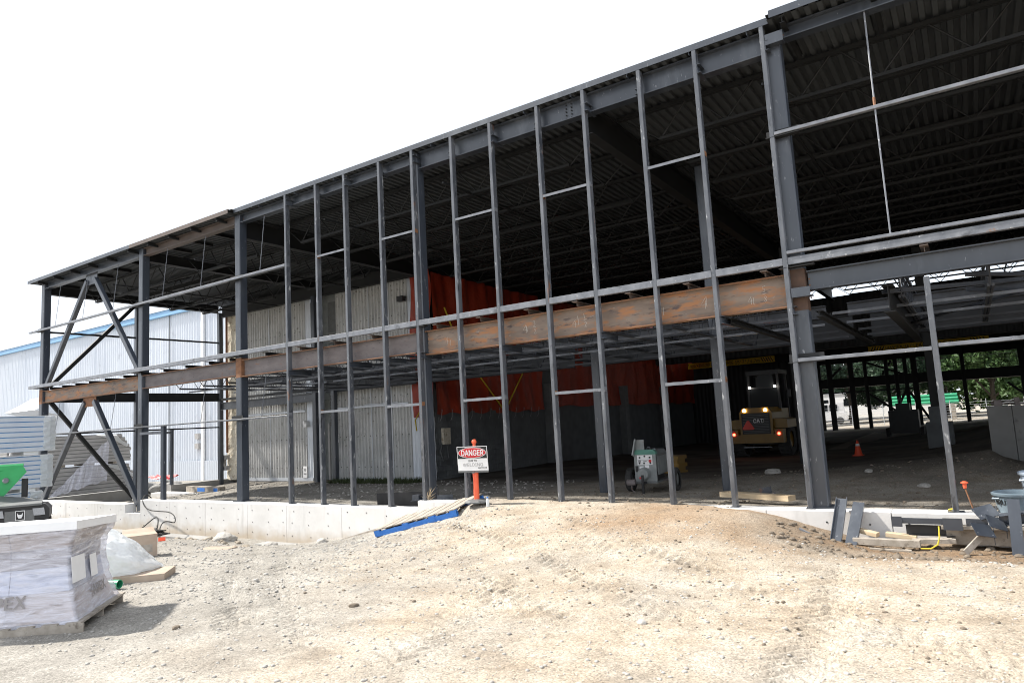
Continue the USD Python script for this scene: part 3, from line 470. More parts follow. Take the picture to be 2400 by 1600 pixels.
# roof girders and open web joists
for x, y1, h in ((-29.15, 7.5, .34), (-22.06, 7.5, .3), (-16.87, 29, .55), (-5.75, 29, .62), (5.7, 29, .6)):
    obj('roof_girder', MB().ibeam((x, .38, 7.93-h/2), (x, y1, 7.93-h/2), h, .22), M_DARK, FR)
for x0, x1, z in ((-29.0, -22.2, 7.62), (-21.9, -16.9, 7.62)): obj('rear_roof_beam', MB().ibeam((x0, 7.62, z), (x1, 7.62, z), .5, .2), M_DARK, FR)
obj('rear_roof_beam', MB().ibeam((-29.0, 3.75, 7.85), (-22.2, 3.75, 7.85), .16, .15), M_DARK, FR)
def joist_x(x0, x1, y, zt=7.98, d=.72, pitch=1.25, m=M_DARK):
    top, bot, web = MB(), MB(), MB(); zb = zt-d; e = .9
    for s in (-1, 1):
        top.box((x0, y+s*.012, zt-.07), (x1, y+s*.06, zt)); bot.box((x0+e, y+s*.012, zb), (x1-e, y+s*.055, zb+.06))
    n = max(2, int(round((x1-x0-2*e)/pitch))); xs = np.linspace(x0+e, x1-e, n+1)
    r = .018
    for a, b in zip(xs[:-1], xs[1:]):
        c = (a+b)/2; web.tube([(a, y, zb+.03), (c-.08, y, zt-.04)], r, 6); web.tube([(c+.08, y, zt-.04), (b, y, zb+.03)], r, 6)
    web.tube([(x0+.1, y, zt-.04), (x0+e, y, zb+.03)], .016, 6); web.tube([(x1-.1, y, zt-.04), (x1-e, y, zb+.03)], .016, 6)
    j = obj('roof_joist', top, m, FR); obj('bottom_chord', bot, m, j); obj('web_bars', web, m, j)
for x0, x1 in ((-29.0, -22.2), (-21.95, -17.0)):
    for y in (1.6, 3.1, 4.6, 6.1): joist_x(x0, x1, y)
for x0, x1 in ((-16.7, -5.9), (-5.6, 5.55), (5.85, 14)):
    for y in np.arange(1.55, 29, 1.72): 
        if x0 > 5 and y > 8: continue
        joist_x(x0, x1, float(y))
for x in (-26.6, -24.4, -19.4, -13.5, -9.5, -2.4, 1.8):
    br = MB(); y1 = 7.2 if x < -17 else 27
    br.bar((x, .4, 7.25), (x, y1, 7.25), .045, .045); obj('joist_bridging', br, M_DARK, FR)
    ys = np.arange(1.6, y1-1.7, 3.44); b2 = MB()
    for y in ys: b2.bar((x, y, 7.28), (x, y+1.7, 7.95), .04, .04)
    obj('cross_bridging', b2, M_DARK, FR)
# second floor joists, no deck yet: they run away from the facade
def joist_y(x, y0, y1, zt, d=.46, pitch=.62, m=M_JOIST2):
    top, bot, web = MB(), MB(), MB(); zb = zt-d; e = .45
    for s in (-1, 1):
        top.box((x+s*.010, y0, zt-.05), (x+s*.05, y1, zt)); bot.box((x+s*.010, y0+e, zb), (x+s*.045, y1-e, zb+.045))
    n = int(round((y1-y0-2*e)/pitch)); ys = np.linspace(y0+e, y1-e, n+1)
    for a, b in zip(ys[:-1], ys[1:]):
        c = (a+b)/2; web.tube([(x, a, zb+.02), (x, c-.03, zt-.03)], .010, 5); web.tube([(x, c+.03, zt-.03), (x, b, zb+.02)], .010, 5)
    web.tube([(x, y0+.02, zt-.03), (x, y0+e, zb+.02)], .012, 5); web.tube([(x, y1-.02, zt-.03), (x, y1-e, zb+.02)], .012, 5)
    j = obj('floor_joist', top, m, FR); obj('bottom_chord', bot, m, j); obj('web_bars', web, m, j)
for x in np.r_[np.arange(-20.9, -17, 1.3), np.arange(-15.9, -10.5, 1.16), np.arange(-9.1, -2.6, 1.13), np.arange(-.75, 5, 1.15)]:
    joist_y(float(x), .36, 7.5, 3.86 + (-.02), .50)
for x0, x1 in ((-21.9, -17.0), (-16.7, -10.3), (-10.0, -2.3), (-1.9, 5.5)):
    obj('rear_floor_beam', MB().ibeam((x0, 7.62, 3.64), (x1, 7.62, 3.64), .62, .22), M_REAR, FR)
    st = MB(); xx = x0+.3
    while xx < x1-.2:
        for dx in (0, .09): st.lathe([(.009, 0), (.009, .08), (.016, .08), (.016, .1), (0, .1)], (xx+dx, 7.56, 3.951), (0, 0, 1), 6)
        xx += .62
    obj('shear_studs', st, M_JOIST2, FR, kind='stuff')
    for y in (1.7, 3.4, 5.1, 6.6):
        obj('floor_bridging', MB().angle((x0, y, 3.30), (x1, y, 3.30), .05, .006), M_GIRT if y < 4 else M_JOIST2, FR)
    obj('mid_floor_beam', MB().ibeam((x0, 3.75, 3.62), (x1, 3.75, 3.62), .26, .14), M_JOIST2, FR)
obj('rear_floor_beam', MB().ibeam((-29.0, 7.62, 3.2), (-22.0, 7.62, 3.2), .34, .2), M_PRIMER, FR, label='grey beam across the back of the left bays'); obj('floor_edge_angle', MB().box((-28.9, 7.4, 3.44), (-22.1, 7.44, 3.55)), M_DARK, FR)
for y0 in (2.4, 4.2): obj('floor_brace', MB().angle((.1, y0-1.8, 3.5), (3.6, y0+2, 3.5), .07, .008), M_JOIST2, FR)
obj('floor_brace', MB().angle((-1.0, .6, 3.4), (3.2, 3.6, 3.62), .07, .008), M_JOIST2, FR); obj('floor_brace', MB().angle((-.9, 5.0, 3.3), (2.5, 1.2, 3.55), .06, .008), M_JOIST2, FR)
obj('floor_girder', MB().ibeam((-.9, .4, 3.3), (-.9, 7.5, 3.3), .42, .16), M_DARK, FR); obj('floor_girder', MB().ibeam((-1.9, .4, 3.2), (-1.9, 7.5, 3.2), .10, .10), M_DARK, FR); obj('floor_girder', MB().ibeam((-3.3, .4, 3.25), (-3.3, 7.5, 3.25), .10, .10), M_DARK, FR)
# bracing of the left end
def brace(p, q, w=.15, m=M_PRIMER, label=None): return obj('brace', MB().bar(p, q, w, w, (0, 1, 0), .012), m, FR, label=label)
obj('gusset_plate', MB().box((-25.96, .24, 7.42), (-25.15, .255, 7.79)), M_PRIMER, FR); obj('gusset_plate', MB().box((-26.0, .24, 3.08), (-25.1, .255, 3.425)), M_RUSTRED, FR, label='rust orange gusset plate under the left floor beam')
brace((-25.84, .25, 7.58), (-28.95, .25, 4.0)); brace((-25.27, .25, 7.58), (-22.25, .25, 4.0)); brace((-25.86, .25, 3.25), (-28.95, .25, -.18), .16); brace((-25.2, .25, 3.25), (-22.25, .25, -.2), .16)
brace((-29.15, 3.6, 7.5), (-29.15, .45, 4.05), .14, M_DARK); brace((-29.15, .45, 3.5), (-29.15, 3.6, -.5), .14, M_DARK)
obj('end_girt', MB().bar((-29.15, .40, 6.13), (-29.15, 7.6, 6.18), .07, .07), M_DARK, FR); obj('end_girt', MB().bar((-29.15, .40, 2.24), (-29.15, 7.6, 2.24), .06, .06), M_DARK, FR); obj('end_floor_beam', MB().ibeam((-29.15, .42, 3.62), (-29.15, 7.5, 3.62), .36, .18), M_DARK, FR)
# sag rods
def rod(p, q, r=.009, m=M_GIRT): return obj('sag_rod', MB().tube([p, q], r, 6), m, FR)
for x in (-27.8, -25.7, -23.6, -20.55, -18.5, -15.7): rod((x, .2, 7.79), (x, .03, 6.17)); 
for x in (-27.65, -23.65, -18.5, -15.7): rod((x, .2, 3.43), (x, .03, 2.22), m=M_POST)
rod((-.75, .2, 7.82), (-.75, .035, 6.2), .014); rod((-.75, .035, 6.15), (-.75, .035, 4.2), .014); obj('rod_nut', MB().tube([(-.75, .038, 6.2), (-.75, .05, 6.34)], .022, 6), M_RUSTRED, FR)
# back wall of the hall with the clerestory gap above it, unseen right end walls added to block light, and the low rear wing
def ribbed_wall(x0, x1, y, z0, z1, pitch, h, m, parent, name, label=None, ax='x', sine=False, facing=-1):
    n = max(2, int((x1-x0)/pitch)*(8 if sine else 4)); u = np.linspace(x0, x1, n+1)
    if sine: dv = h*.5*(1+np.sin(2*np.pi*(u-x0)/pitch))
    else: t = ((u-x0)/pitch) % 1.0; dv = np.where((t > .12) & (t < .62), 0, h)
    a = y + facing*dv if ax == 'x' else y + dv
    pts = (lambda z: np.c_[u, a, np.full(n+1, z)]) if ax == 'x' else (lambda z: np.c_[a, u, np.full(n+1, z)])
    v = np.vstack([pts(z0), pts(z1)]); m_ = n+1
    return obj(name, MB().add(v, [(i, i+1, m_+i+1, m_+i) for i in range(n)]), m, parent, label=label)
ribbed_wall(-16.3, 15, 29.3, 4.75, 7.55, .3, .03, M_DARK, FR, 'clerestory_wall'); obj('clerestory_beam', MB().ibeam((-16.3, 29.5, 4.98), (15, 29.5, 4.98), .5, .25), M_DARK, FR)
ribbed_wall(.3, 29, 15.2, -.5, 8.0, .3, .03, M_DARK, FR, 'added_end_wall', ax='y')
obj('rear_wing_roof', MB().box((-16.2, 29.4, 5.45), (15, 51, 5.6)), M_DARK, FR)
ribbed_wall(29.5, 51, 14.8, -.5, 5.45, .3, .03, M_DARK, FR, 'added_end_wall', ax='y')
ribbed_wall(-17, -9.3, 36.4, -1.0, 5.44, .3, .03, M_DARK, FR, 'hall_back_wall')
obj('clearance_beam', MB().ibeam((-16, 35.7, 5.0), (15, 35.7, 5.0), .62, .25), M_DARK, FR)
# far facade of the wing
for x in (-16, -13.2, -10.4, -9.6, -8.0, -6.95, -5.45, -4.8, -4.15, -3.55, -.4, 3.2, 7, 11):
    obj('far_post', hss(MB(), (x, 50, -.6), (x, 50, 5.4), .40 if x in (-16, -9.6, -8.0, -3.55, 3.2, 11) else .27, .25), M_DARK, FR)
obj('far_floor', MB().box((-16, 49.9, 3.0), (15, 51.6, 3.75)), M_DARK, FR); obj('far_lintel', MB().box((-16, 49.9, 4.95), (15, 50.2, 5.44)), M_DARK, FR); obj('far_floor_beam', MB().box((-16, 49.8, 2.55), (-3.6, 49.89, 2.66)), M_DARK, FR)
for p, q in (((-7.0, 50.05, 2.5), (-3.6, 50.05, -.3)), ((-5.5, 50.3, .2), (-4.2, 50.3, 2.6)), ((-6.9, 50.05, 4.9), (-4.2, 50.05, 3.7)), ((-5.8, 50.3, 3.8), (-5.1, 50.3, 4.9)), ((-9.5, 50.05, 3.9), (-8.7, 50.05, 4.6)), ((-4.1, 50.1, 2.5), (-2.9, 50.1, .2)), ((2.2, 49.9, 2.6), (4.0, 49.9, .8))): obj('far_brace', MB().bar(p, q, .17, .15, (0, 1, 0)), M_DARK, FR)
rl = MB()
for z in (4.15, 4.5, 4.8): rl.bar((-16, 51.3, z), (15, 51.3, z), .03, .03)
for x in np.arange(-16, 15, 1.0): rl.bar((x, 51.3, 3.7), (x, 51.3, 4.8), .03, .03)
for x in np.arange(-9.6, 4, .22): rl.bar((x, 51.3, 3.8), (x, 51.3, 4.4), .012, .012)
obj('guard_rail', rl, M_DARK, FR)
# ------------------------------------------------------------------ existing buildings
EB = thing('old_factory_building', 'old corrugated metal building with block side wall and orange tarps', 'building')
for x0, x1 in ((-28.4, -26.0), (-25.99, -23.55), (-21.62, -19.7), (-19.69, -17.62)): ribbed_wall(x0, x1, 8.04, -.22, 7.66, .17, .06, M_WEATH, EB, 'corrugated_panel')
ribbed_wall(-23.54, -23.2, 8.02, -.24, 7.66, .17, .03, M_GALV, EB, 'ribbed_panel'); ribbed_wall(-17.61, -16.53, 8.02, -.22, 7.66, .2, .03, M_GALV, EB, 'ribbed_panel')
obj('base_flashing', MB().box((-28.4, 7.955, -.25), (-23.2, 7.985, -.12)).box((-21.62, 7.955, -.25), (-16.5, 7.985, -.12)), M_GALV, EB)
obj('plinth', MB().box((-28.4, 7.99, -1.2), (-23.2, 8.15, -.23)).box((-21.62, 7.99, -1.2), (-16.5, 8.15, -.23)), M_CONC2, EB)
rc = obj('recess', MB().box((-23.2, 8.6, -.4), (-21.62, 8.64, 7.66)).box((-23.2, 8.05, -.4), (-23.17, 8.6, 7.66)).box((-21.66, 8.05, -.4), (-21.63, 8.6, 7.66)), M_WELDG, EB)
obj('door', MB().box((-22.7, 8.5, -.3), (-21.75, 8.57, 2.0)), M_WELDG, EB); obj('door_frame', MB().box((-22.8, 8.45, -.3), (-22.7, 8.58, 2.1)).box((-21.75, 8.45, -.3), (-21.67, 8.58, 2.1)), M_PANELG, EB)
lv = obj('louvre', MB().box((-22.75, 8.56, 2.05), (-21.7, 8.58, 7.3)), M_WELDD, EB)
for k in range(30): obj('slat', MB().bar((-22.72, 8.5, 2.16+k*.13), (-21.75, 8.5, 2.16+k*.13), .09, .02, (0, .5, .87)), M_WELDG, lv)
ns = obj('notice_sign', MB().box((-22.55, 8.47, 1.28), (-22.1, 8.485, 1.62)), M_WHITE, EB)
tx = meshkit.text_mesh('NOTICE', .075, .002, True); tx.apply_transform(trimesh.transformations.rotation_matrix(np.pi/2, [1, 0, 0])); obj('lettering', MB().tm(tx).move((-22.52, 8.467, 1.51)), M_INK, ns)
tx = meshkit.text_mesh('UNUSED', .055, .002, True); tx.apply_transform(trimesh.transformations.rotation_matrix(np.pi/2, [1, 0, 0])); obj('lettering', MB().tm(tx).move((-22.48, 8.467, 1.42)), M_INK, ns)
obj('lettering', MB().box((-22.4, 8.466, 1.32), (-22.25, 8.469, 1.37)), M_INK, ns)
sg = obj('extinguisher_sign', MB().box((-23.82, 7.945, -.12), (-23.56, 7.955, .36)), M_WHITE, EB); obj('symbol', MB().lathe([(0, .003), (.07, .003), (.07, 0)], (-23.69, 7.945, .22), (0, -1, 0), 14).box((-23.76, 7.942, .02), (-23.62, 7.9445, .08)), M_PEN, sg)
obj('wall_lamp', MB().box((-23.55, 7.78, 2.0), (-23.36, 7.96, 2.22)).box((-23.50, 7.72, 2.16), (-23.40, 7.95, 2.26)), M_WHITE, EB)
zs = obj('steel_strip', MB().box((-27.5, 7.92, 2.64), (-23.6, 7.95, 2.72)).box((-27.5, 7.86, 2.72), (-23.6, 7.95, 2.73)), M_GALV, EB); obj('steel_strip', MB().box((-21.6, 7.92, 2.62), (-17.7, 7.95, 2.70)).box((-20.0, 7.90, 2.715), (-18.2, 7.95, 2.74)), M_GALV, EB)
ins = MB(); g = np.array([[x, z] for z in np.linspace(-.2, 7.6, 90) for x in np.linspace(-29.2, -28.42, 9)])
yy = 8.0 - .10*meshkit.fbm(np.c_[g*3, np.zeros(len(g))], 4, 3); ii = [(r*9+c_, r*9+c_+1, (r+1)*9+c_+1, (r+1)*9+c_) for r in range(89) for c_ in range(8)]
ins.add(np.c_[g[:, 0], yy, g[:, 1]], ii); obj('torn_insulation', ins, M_INSUL, EB, label='strip of exposed yellowish insulation at the cut wall edge')
for x in (-26.0, -24.8, -19.7, -18.6): obj('lap_strip', MB().box((x-.015, 7.965, -.2), (x+.015, 7.977, 7.64)), M_GALV, EB)
sc = MB()
for z in (.3, 1.5, 3.0, 4.6, 6.1, 7.3):
    for x in np.r_[np.arange(-28.3, -23.6, .34), np.arange(-21.5, -17.7, .34)]: sc.box((x-.018, 7.968, z-.018), (x+.018, 7.976, z+.018))
obj('screws', sc, M_INK, EB, kind='stuff')
obj('rusty_pipe', MB().tube([(-29.0, 7.84, 1.05), (-29.0, 7.84, 7.4)], .05, 10), M_RUSTRED, EB); obj('wall_end', MB().box((-29.2, 8.02, -1.2), (-29.15, 11.0, 7.6)), M_WEATH, EB)
obj('meter_box', MB().box((-29.3, 7.7, .25), (-28.9, 7.9, .45)).box((-29.3, 7.7, .75), (-28.9, 7.9, .95)).box((-29.2, 7.75, .45), (-29.1, 7.85, .75)), M_PANELG, EB)
obj('back_volume', MB().box((-29.1, 8.7, -.5), (-16.72, 45, 7.5)), M_DARK, EB); obj('parapet', MB().box((-28.4, 8.05, 7.665), (-16.62, 8.69, 8.045)).box((-16.69, 8.7, 7.45), (-16.62, 29.2, 8.045)), M_DARK, EB)
# side wall of blocks below the tarp
bw = obj('block_wall', MB().box((-16.70, 8.06, -.6), (-16.56, 36.3, 5.44)), M_BLOCK, EB)
for r in range(13):
    y = 8.06 + (.2 if r % 2 else 0)
    while y < 15.6:
        yb = min(y+.392, 15.7); 
        if rng.random() > .02: obj('block', MB().box((-16.56, y, -.33+r*.2), (-16.50-rng.random()*.004, yb, -.33+r*.2+.192)), M_BLOCK, bw)
        y += .40
for y in (15.9, 24, 30): obj('pilaster', MB().box((-16.55, y, -.5), (-16.15, y+.45, 3.4)), M_WELDD, EB)
obj('ledge', MB().box((-16.56, 8.06, -.6), (-16.15, 15.6, -.335)), M_CONC2, EB)
obj('electric_box', MB().box((-16.5, 8.35, 1.05), (-16.38, 8.75, 1.65)), M_INSUL, EB); obj('conduit', MB().tube([(-16.44, 8.3, 1.1), (-16.4, 8.15, .8), (-16.42, 8.3, .45), (-16.4, 8.6, .55), (-16.42, 8.55, 1.05)], .018, 6), M_WELDD, EB)
def tarp(pts_fn, nu, nv, name, label):
    u, v = np.meshgrid(np.linspace(0, 1, nu), np.linspace(0, 1, nv)); p = np.array([pts_fn(a, b) for a, b in zip(u.ravel(), v.ravel())])
    return obj(name, MB().add(p, [(r*nu+c, r*nu+c+1, (r+1)*nu+c+1, (r+1)*nu+c) for r in range(nv-1) for c in range(nu-1)]), M_TARP, EB, label=label, smooth=True)
def fold(y, z, s): return .05*math.sin(y*4.1+s)+.035*math.sin(y*9.3+z*1.3+s*2)+.05*math.sin(z*2.1+y*1.1+s)+.16*(float(meshkit.fbm(np.array([[y*1.6, z*.9, s*3.0]]), 4, 5)[0])-.5)
def side(y0, y1, z0, z1, s): return lambda a, b: (-16.42 + fold(y0+a*(y1-y0), z0+b*(z1-z0), s), y0+a*(y1-y0), z0 + b*(z1-z0) - (1-b)*(.05*math.sin(a*37+s)))
tarp(side(7.96, 15.6, 2.18, 7.5, 0), 84, 30, 'tarp', 'long orange tarp on the side wall'); tarp(side(16.6, 36.5, 2.35, 7.5, 2), 90, 14, 'tarp', 'orange tarp deep inside the hall')
tarp(lambda a, b: (-17.45+a*1.0+.12*b*math.sin(9*b), 7.93 - .03*math.sin(14*a+6*b) - .05*abs(math.sin(5*b+2*a)), 2.1+b*5.5), 24, 60, 'tarp_flap', 'orange tarp flap folded round the wall corner')
for p, q in (((-16.30, 10.68, 3.6), (-16.30, 12.3, 2.2)), ((-16.30, 13.9, 3.9), (-16.30, 12.35, 2.25)), ((-16.30, 8.6, 6.2), (-16.30, 9.5, 4.6))): obj('tie_strap', MB().bar(p, q, .012, .07, (1, 0, 0)), M_STRAP, EB)
obj('tie_strap', MB().bar((-16.9, 7.84, 2.5), (-17.3, 7.84, 2.0), .012, .06, (0, 1, 0)).bar((-17.3, 7.84, 2.0), (-17.25, 7.84, 1.6), .012, .06, (0, 1, 0)), M_STRAP, EB)
hm = MB(); ey = MB()
for y in np.arange(8.2, 15.5, .62): ey.lathe([(.018, 0), (.03, 0), (.03, .006), (.018, .006)], (-16.30, y, 2.32), (1, 0, 0), 8); hm.tube([(-16.29, y, 2.32), (-16.36, y+.04, 2.05), (-16.42, y+.02, 1.92)], .008, 4)
obj('eyelets', ey, M_GIRT, EB, kind='stuff'); obj('tie_cords', hm, M_PEN, EB, kind='stuff')
obj('dark_box', MB().box((-17.9, 7.7, 6.55), (-17.6, 7.9, 6.75)), M_BLACK, EB); obj('white_notice', MB().box((-17.0, 7.92, 1.6), (-16.75, 7.935, 2.0)), M_WHITE, EB)

BB = thing('blue_trimmed_building', 'pale ribbed metal building with a blue eave behind the left bays', 'building')
for k, x0 in enumerate(np.arange(-66, -29, 6.0)): ribbed_wall(x0, min(x0+5.99, -29.0), 11.1, -.9, 9.25, .25, .06, M_WHITEBLUE, BB, 'cladding_panel')
ribbed_wall(-41, -29, 11.0, -.75, .55, .2, .035, M_WHITEBLUE, BB, 'lower_panel')
obj('eave', MB().box((-68, 10.85, 9.2), (-28.9, 11.25, 9.52)), M_BLUETRIM, BB); obj('roof', MB().add([(-68, 10.8, 9.53), (-28.9, 10.8, 9.53), (-28.9, 30, 11), (-68, 30, 11)], [(0, 1, 2, 3)]), M_BLUETRIM, BB); obj('body', MB().box((-67.9, 11.2, -1), (-29.0, 30, 9.2)), M_WHITEBLUE, BB)
hd = obj('vent_hood', MB().add([(-58.0, 11.05, 5.4), (-53.0, 11.05, 5.4), (-53.0, 9.3, 4.35), (-58.0, 9.3, 4.35), (-58.0, 11.05, 3.9), (-53.0, 11.05, 3.9)], [(3, 2, 1, 0), (4, 5, 2, 3), (0, 4, 3, 3), (1, 2, 5, 5)]), M_GALV, BB)
obj('corner_trim', MB().box((-36.1, 10.93, -.8), (-35.9, 11.05, 9.2)), M_WHITE, BB)
for z in (1.2, 1.75): obj('wall_box', MB().box((-36.7, 10.9, z), (-36.35, 11.05, z+.32)), M_PANELG, BB)
obj('downpipe', MB().tube([(-39.4, 10.95, -.6), (-39.4, 10.95, 9.2)], .03, 6), M_WELDD, BB)

# ------------------------------------------------------------------ panel stacks at left
def panel_bundle(x1, w, y0, y1, z0, n, h, label, face=M_PANELB, joint=M_PANELJ, irregular=False, seed=1):
    r = random.Random(seed); t = thing('panel_bundle', label, 'wall panels'); x0 = x1-w
    for a in (.8, 2.0, 3.2, 4.4):
        if y1-a > y0: obj('skid', MB().box((x0+.03, y1-a, z0-.10), (x1-.03, y1-a+.4, z0-.002)), M_WHITE if not irregular else M_GREYTIMBER, t)
    for k in range(n):
        e = y1 - (.9*max(0, (k-n*.45)/n) + .08*r.random() if irregular else .02*r.random())
        p = obj('panel', MB().box((x0, y0, z0+k*h), (x1, e, z0+(k+1)*h-.03)), face, t); obj('joint_strip', MB().box((x0+.01, y0+.01, z0+(k+1)*h-.0298), (x1-.012, e-.02, z0+(k+1)*h-.0005)), joint, p)
    if not irregular:
        w_ = MB(); vv = []
        for z in np.linspace(z0, z0+n*h, 16): vv += [(x1+.012+.02*r.random(), y1-.26-.06*r.random(), z), (x1+.03+.03*r.random(), y1-.12, z), (x1+.01+.02*r.random(), y1+.03+.03*r.random(), z), (x0, y1+.03, z)]
        w_.add(vv, [(i*4+j, i*4+j+1, (i+1)*4+j+1, (i+1)*4+j) for i in range(15) for j in range(3)]); obj('wrapping', w_, M_BAG, t); obj('cover_sheet', MB().box((x0, y0, z0+n*h), (x1+.02, y1+.02, z0+n*h+.02)), M_WHITE, t)
    else: obj('torn_wrapping', MB().add([(x1+.02, y1-1.6, z0+n*h), (x1+.05, y1-.7, z0+n*h-.02), (x1+.03, y1-.45, z0+n*h*.75), (x1+.06, y1-.15, z0+n*h*.6), (x1+.02, y1-.2, z0+n*h*.5), (x1+.03, y1-.8, z0+n*h*.78)], [(0, 1, 5, 5), (1, 2, 5, 5), (2, 3, 4, 5)]), M_BAG, t)
    return t
panel_bundle(-24.0, 1.1, -6.6, -1.50, 1.66, 7, .152, 'topmost bundle of pale blue wall panels stacked at the left edge')
panel_bundle(-24.0, 1.1, -6.6, -1.56, .56, 7, .138, 'middle bundle of pale blue wall panels stacked at the left edge', seed=3)
panel_bundle(-24.0, 1.1, -6.6, -1.82, -.52, 7, .138, 'lowest bundle of pale blue wall panels, behind the green machine', seed=5)
panel_bundle(-33.0, 1.1, .5, 5.5, .95, 8, .156, 'upper bundle of grey panels behind the crossed braces', M_PANELG, M_WELDD, True, seed=7)
panel_bundle(-33.0, 1.1, .5, 5.8, -.5, 8, .165, 'lower bundle of grey panels behind the crossed braces', M_PANELG, M_WELDD, True, seed=9)
fs = MB(); r = random.Random(3); vv = []
for i in range(20):
    a = i/19; vv += [(-32.6+.1*r.random(), 1.9+a*2.3, -.4+.5*a+.1*r.random()), (-32.8+.1*r.random(), 2.2+a*2.2, -.2+a*2.2+.1*r.random())]
fs.add(vv, [(2*i, 2*i+2, 2*i+3, 2*i+1) for i in range(19)]); obj('plastic_sheet', fs, M_FILM, label='torn clear plastic sheet hanging off the grey panel bundles', cat='plastic sheet')

# ------------------------------------------------------------------ green compact loader at the left edge (local x to the right, y away)
t = thing('compact_loader', 'green compact loader with black engine cover at the left edge', 'loader', (-20.7, -3.5, -.80), 1.12)
cv = MB(); pr = [(-.65, .62), (.46, .62), (.56, .78), (.56, 1.0), (.46, 1.12), (-.65, 1.12), (-.75, 1.0), (-.75, .78)]
cv.prof(pr, (0, -.4, 0), (0, .5, 0), (0, 0, 1)); obj('engine_cover', cv, M_BLACK, t)
obj('cover_lid', MB().add([(-1.05, -.45, 1.15), (.40, -.45, 1.15), (.32, .7, 1.2), (-1.05, .7, 1.42), (-1.05, -.45, 1.10), (.40, -.45, 1.10), (.32, .7, 1.12), (-1.05, .7, 1.12)], [(0, 1, 2, 3), (0, 4, 5, 1), (1, 5, 6, 2), (2, 6, 7, 3)]), M_WELDD, t)
for x0 in (-.62, .24): obj('headlight', MB().prof([(-.13, -.09), (.11, -.09), (.14, .09), (-.10, .09)], (x0+.1, -.402, .94), (x0+.1, -.43, .94)), M_LENS, t)
obj('grille', MB().box((-.38, -.415, .72), (.24, -.402, 1.0)), M_WELDD, t)
for x0 in (-.64, .28):
    for k in range(3): obj('vent_slot', MB().box((x0+k*.08, -.42, .66), (x0+k*.08+.05, -.402, .76)), M_INK, t)
lg = obj('badge', MB().box((-.16, -.425, .76), (.04, -.416, 1.0)), M_WHITE, t); obj('badge_field', MB().box((-.145, -.428, .775), (.025, -.4255, .985)), M_BLACK, lg)
obj('badge_head', MB().add([(-.12, -.43, .95), (-.09, -.43, .90), (-.03, -.43, .90), (0, -.43, .95), (-.005, -.43, .87), (-.03, -.43, .81), (-.09, -.43, .81), (-.115, -.43, .87)], [(0, 1, 7, 7), (2, 3, 4, 4), (1, 2, 4, 7), (7, 4, 5, 6)]), M_WHITE, lg)
arm = MB().bar((-3.85, .9, 2.06), (-.13, .9, 2.06), .16, .2, (0, 0, 1), .04)
arm.prof([(-.6, 0.2), (.0, .1), (.10, -.1), (-.25, -.95), (-1.4, -.95), (-1.4, -.5), (-.95, -.4)], (.62, .98, 1.95), (.62, .82, 1.95)) if False else None
def plate(pts, y0, y1): 
    n = len(pts); mb_ = MB(); vv = [(x, y0, z) for x, z in pts] + [(x, y1, z) for x, z in pts]
    mb_.add(vv, [(i, (i+1) % n, n+(i+1) % n, n+i) for i in range(n)])
    tri = trimesh.creation.triangulate_polygon(__import__('shapely').Polygon(pts), engine='earcut'); 
    mb_.add([(x, y0, z) for x, z in tri[0]], tri[1]); mb_.add([(x, y1, z) for x, z in tri[0]], tri[1][:, ::-1]); return mb_
obj('lift_arm', arm, M_GREEN, t); obj('arm_plate', plate([(-.65, 1.98), (-.13, 2.08), (-.05, 1.93), (-.60, 1.25), (-.75, .95), (-2.45, .95), (-2.45, 1.25), (-1.75, 1.32), (-1.2, 1.5)], .78, .90), M_GREEN, t)
obj('pivot_pin', MB().lathe([(0, .06), (.07, .06), (.07, 0)], (-.50, .78, 1.74), (0, -1, 0), 14), M_GIRT, t); obj('arm_strut', MB().bar((-.10, 1.0, 1.75), (-.10, 1.0, .9), .14, .12, (0, 1, 0), .02), M_BLACK, t)
obj('hose', MB().tube([(-.6, .74, 1.2), (-.49, .72, 1.3), (-.43, .74, 1.15), (-.49, .76, .98)], .04, 8), M_RUBBER, t)
tx = meshkit.text_mesh('bobcat', .085, .003, True); tx.apply_transform(trimesh.transformations.rotation_matrix(np.pi/2, [1, 0, 0])); lb = obj('arm_sticker', MB().box((-1.5, .813, 2.02), (-1.0, .817, 2.12)), M_WHITE, t); obj('lettering', MB().tm(tx).move((-1.46, .812, 2.035)), M_WELDG, lb)
for x in (-.75, .42):
    w = obj('wheel', MB().lathe([(.18, -.14), (.36, -.14), (.40, -.08), (.40, .08), (.36, .14), (.18, .14), (.18, -.14)], (x, .2, .40), (1, 0, 0), 20), M_RUBBER, t)
obj('chassis', MB().box((-.6, -.2, .3), (.3, 1.3, .62)), M_BLACK, t)

# ------------------------------------------------------------------ wrapped load on a pallet (local: x along the near edge towards the left, y along the right edge)
PL = V(-8.15, -7.75); dirR = V(-.725, .689); dirF = V(-.689, -.725)
GZ = -.245
def pal(a, b, z): q = PL + dirF*a + dirR*b; return (q[0], q[1], z - .085*np.clip(b/1.4, 0, 1)*np.clip((z-GZ-.14)/.96, 0, 1))
def lbox(a0, a1, b0, b1, z0, z1):
    v = [pal(a0, b0, z0), pal(a1, b0, z0), pal(a1, b1, z0), pal(a0, b1, z0), pal(a0, b0, z1), pal(a1, b0, z1), pal(a1, b1, z1), pal(a0, b1, z1)]
    return MB().add(v, [(0, 3, 2, 1), (4, 5, 6, 7), (0, 1, 5, 4), (1, 2, 6, 5), (2, 3, 7, 6), (3, 0, 4, 7)])
LA, LB = 1.5, 1.4
t = thing('wooden_pallet', 'weathered wooden pallet under the film wrapped load', 'pallet')
for k in range(7): obj('deck_board', lbox(k*.228-.02, k*.228+.13, -.02, LB, GZ+.115, GZ+.137), M_GREYTIMBER, t)
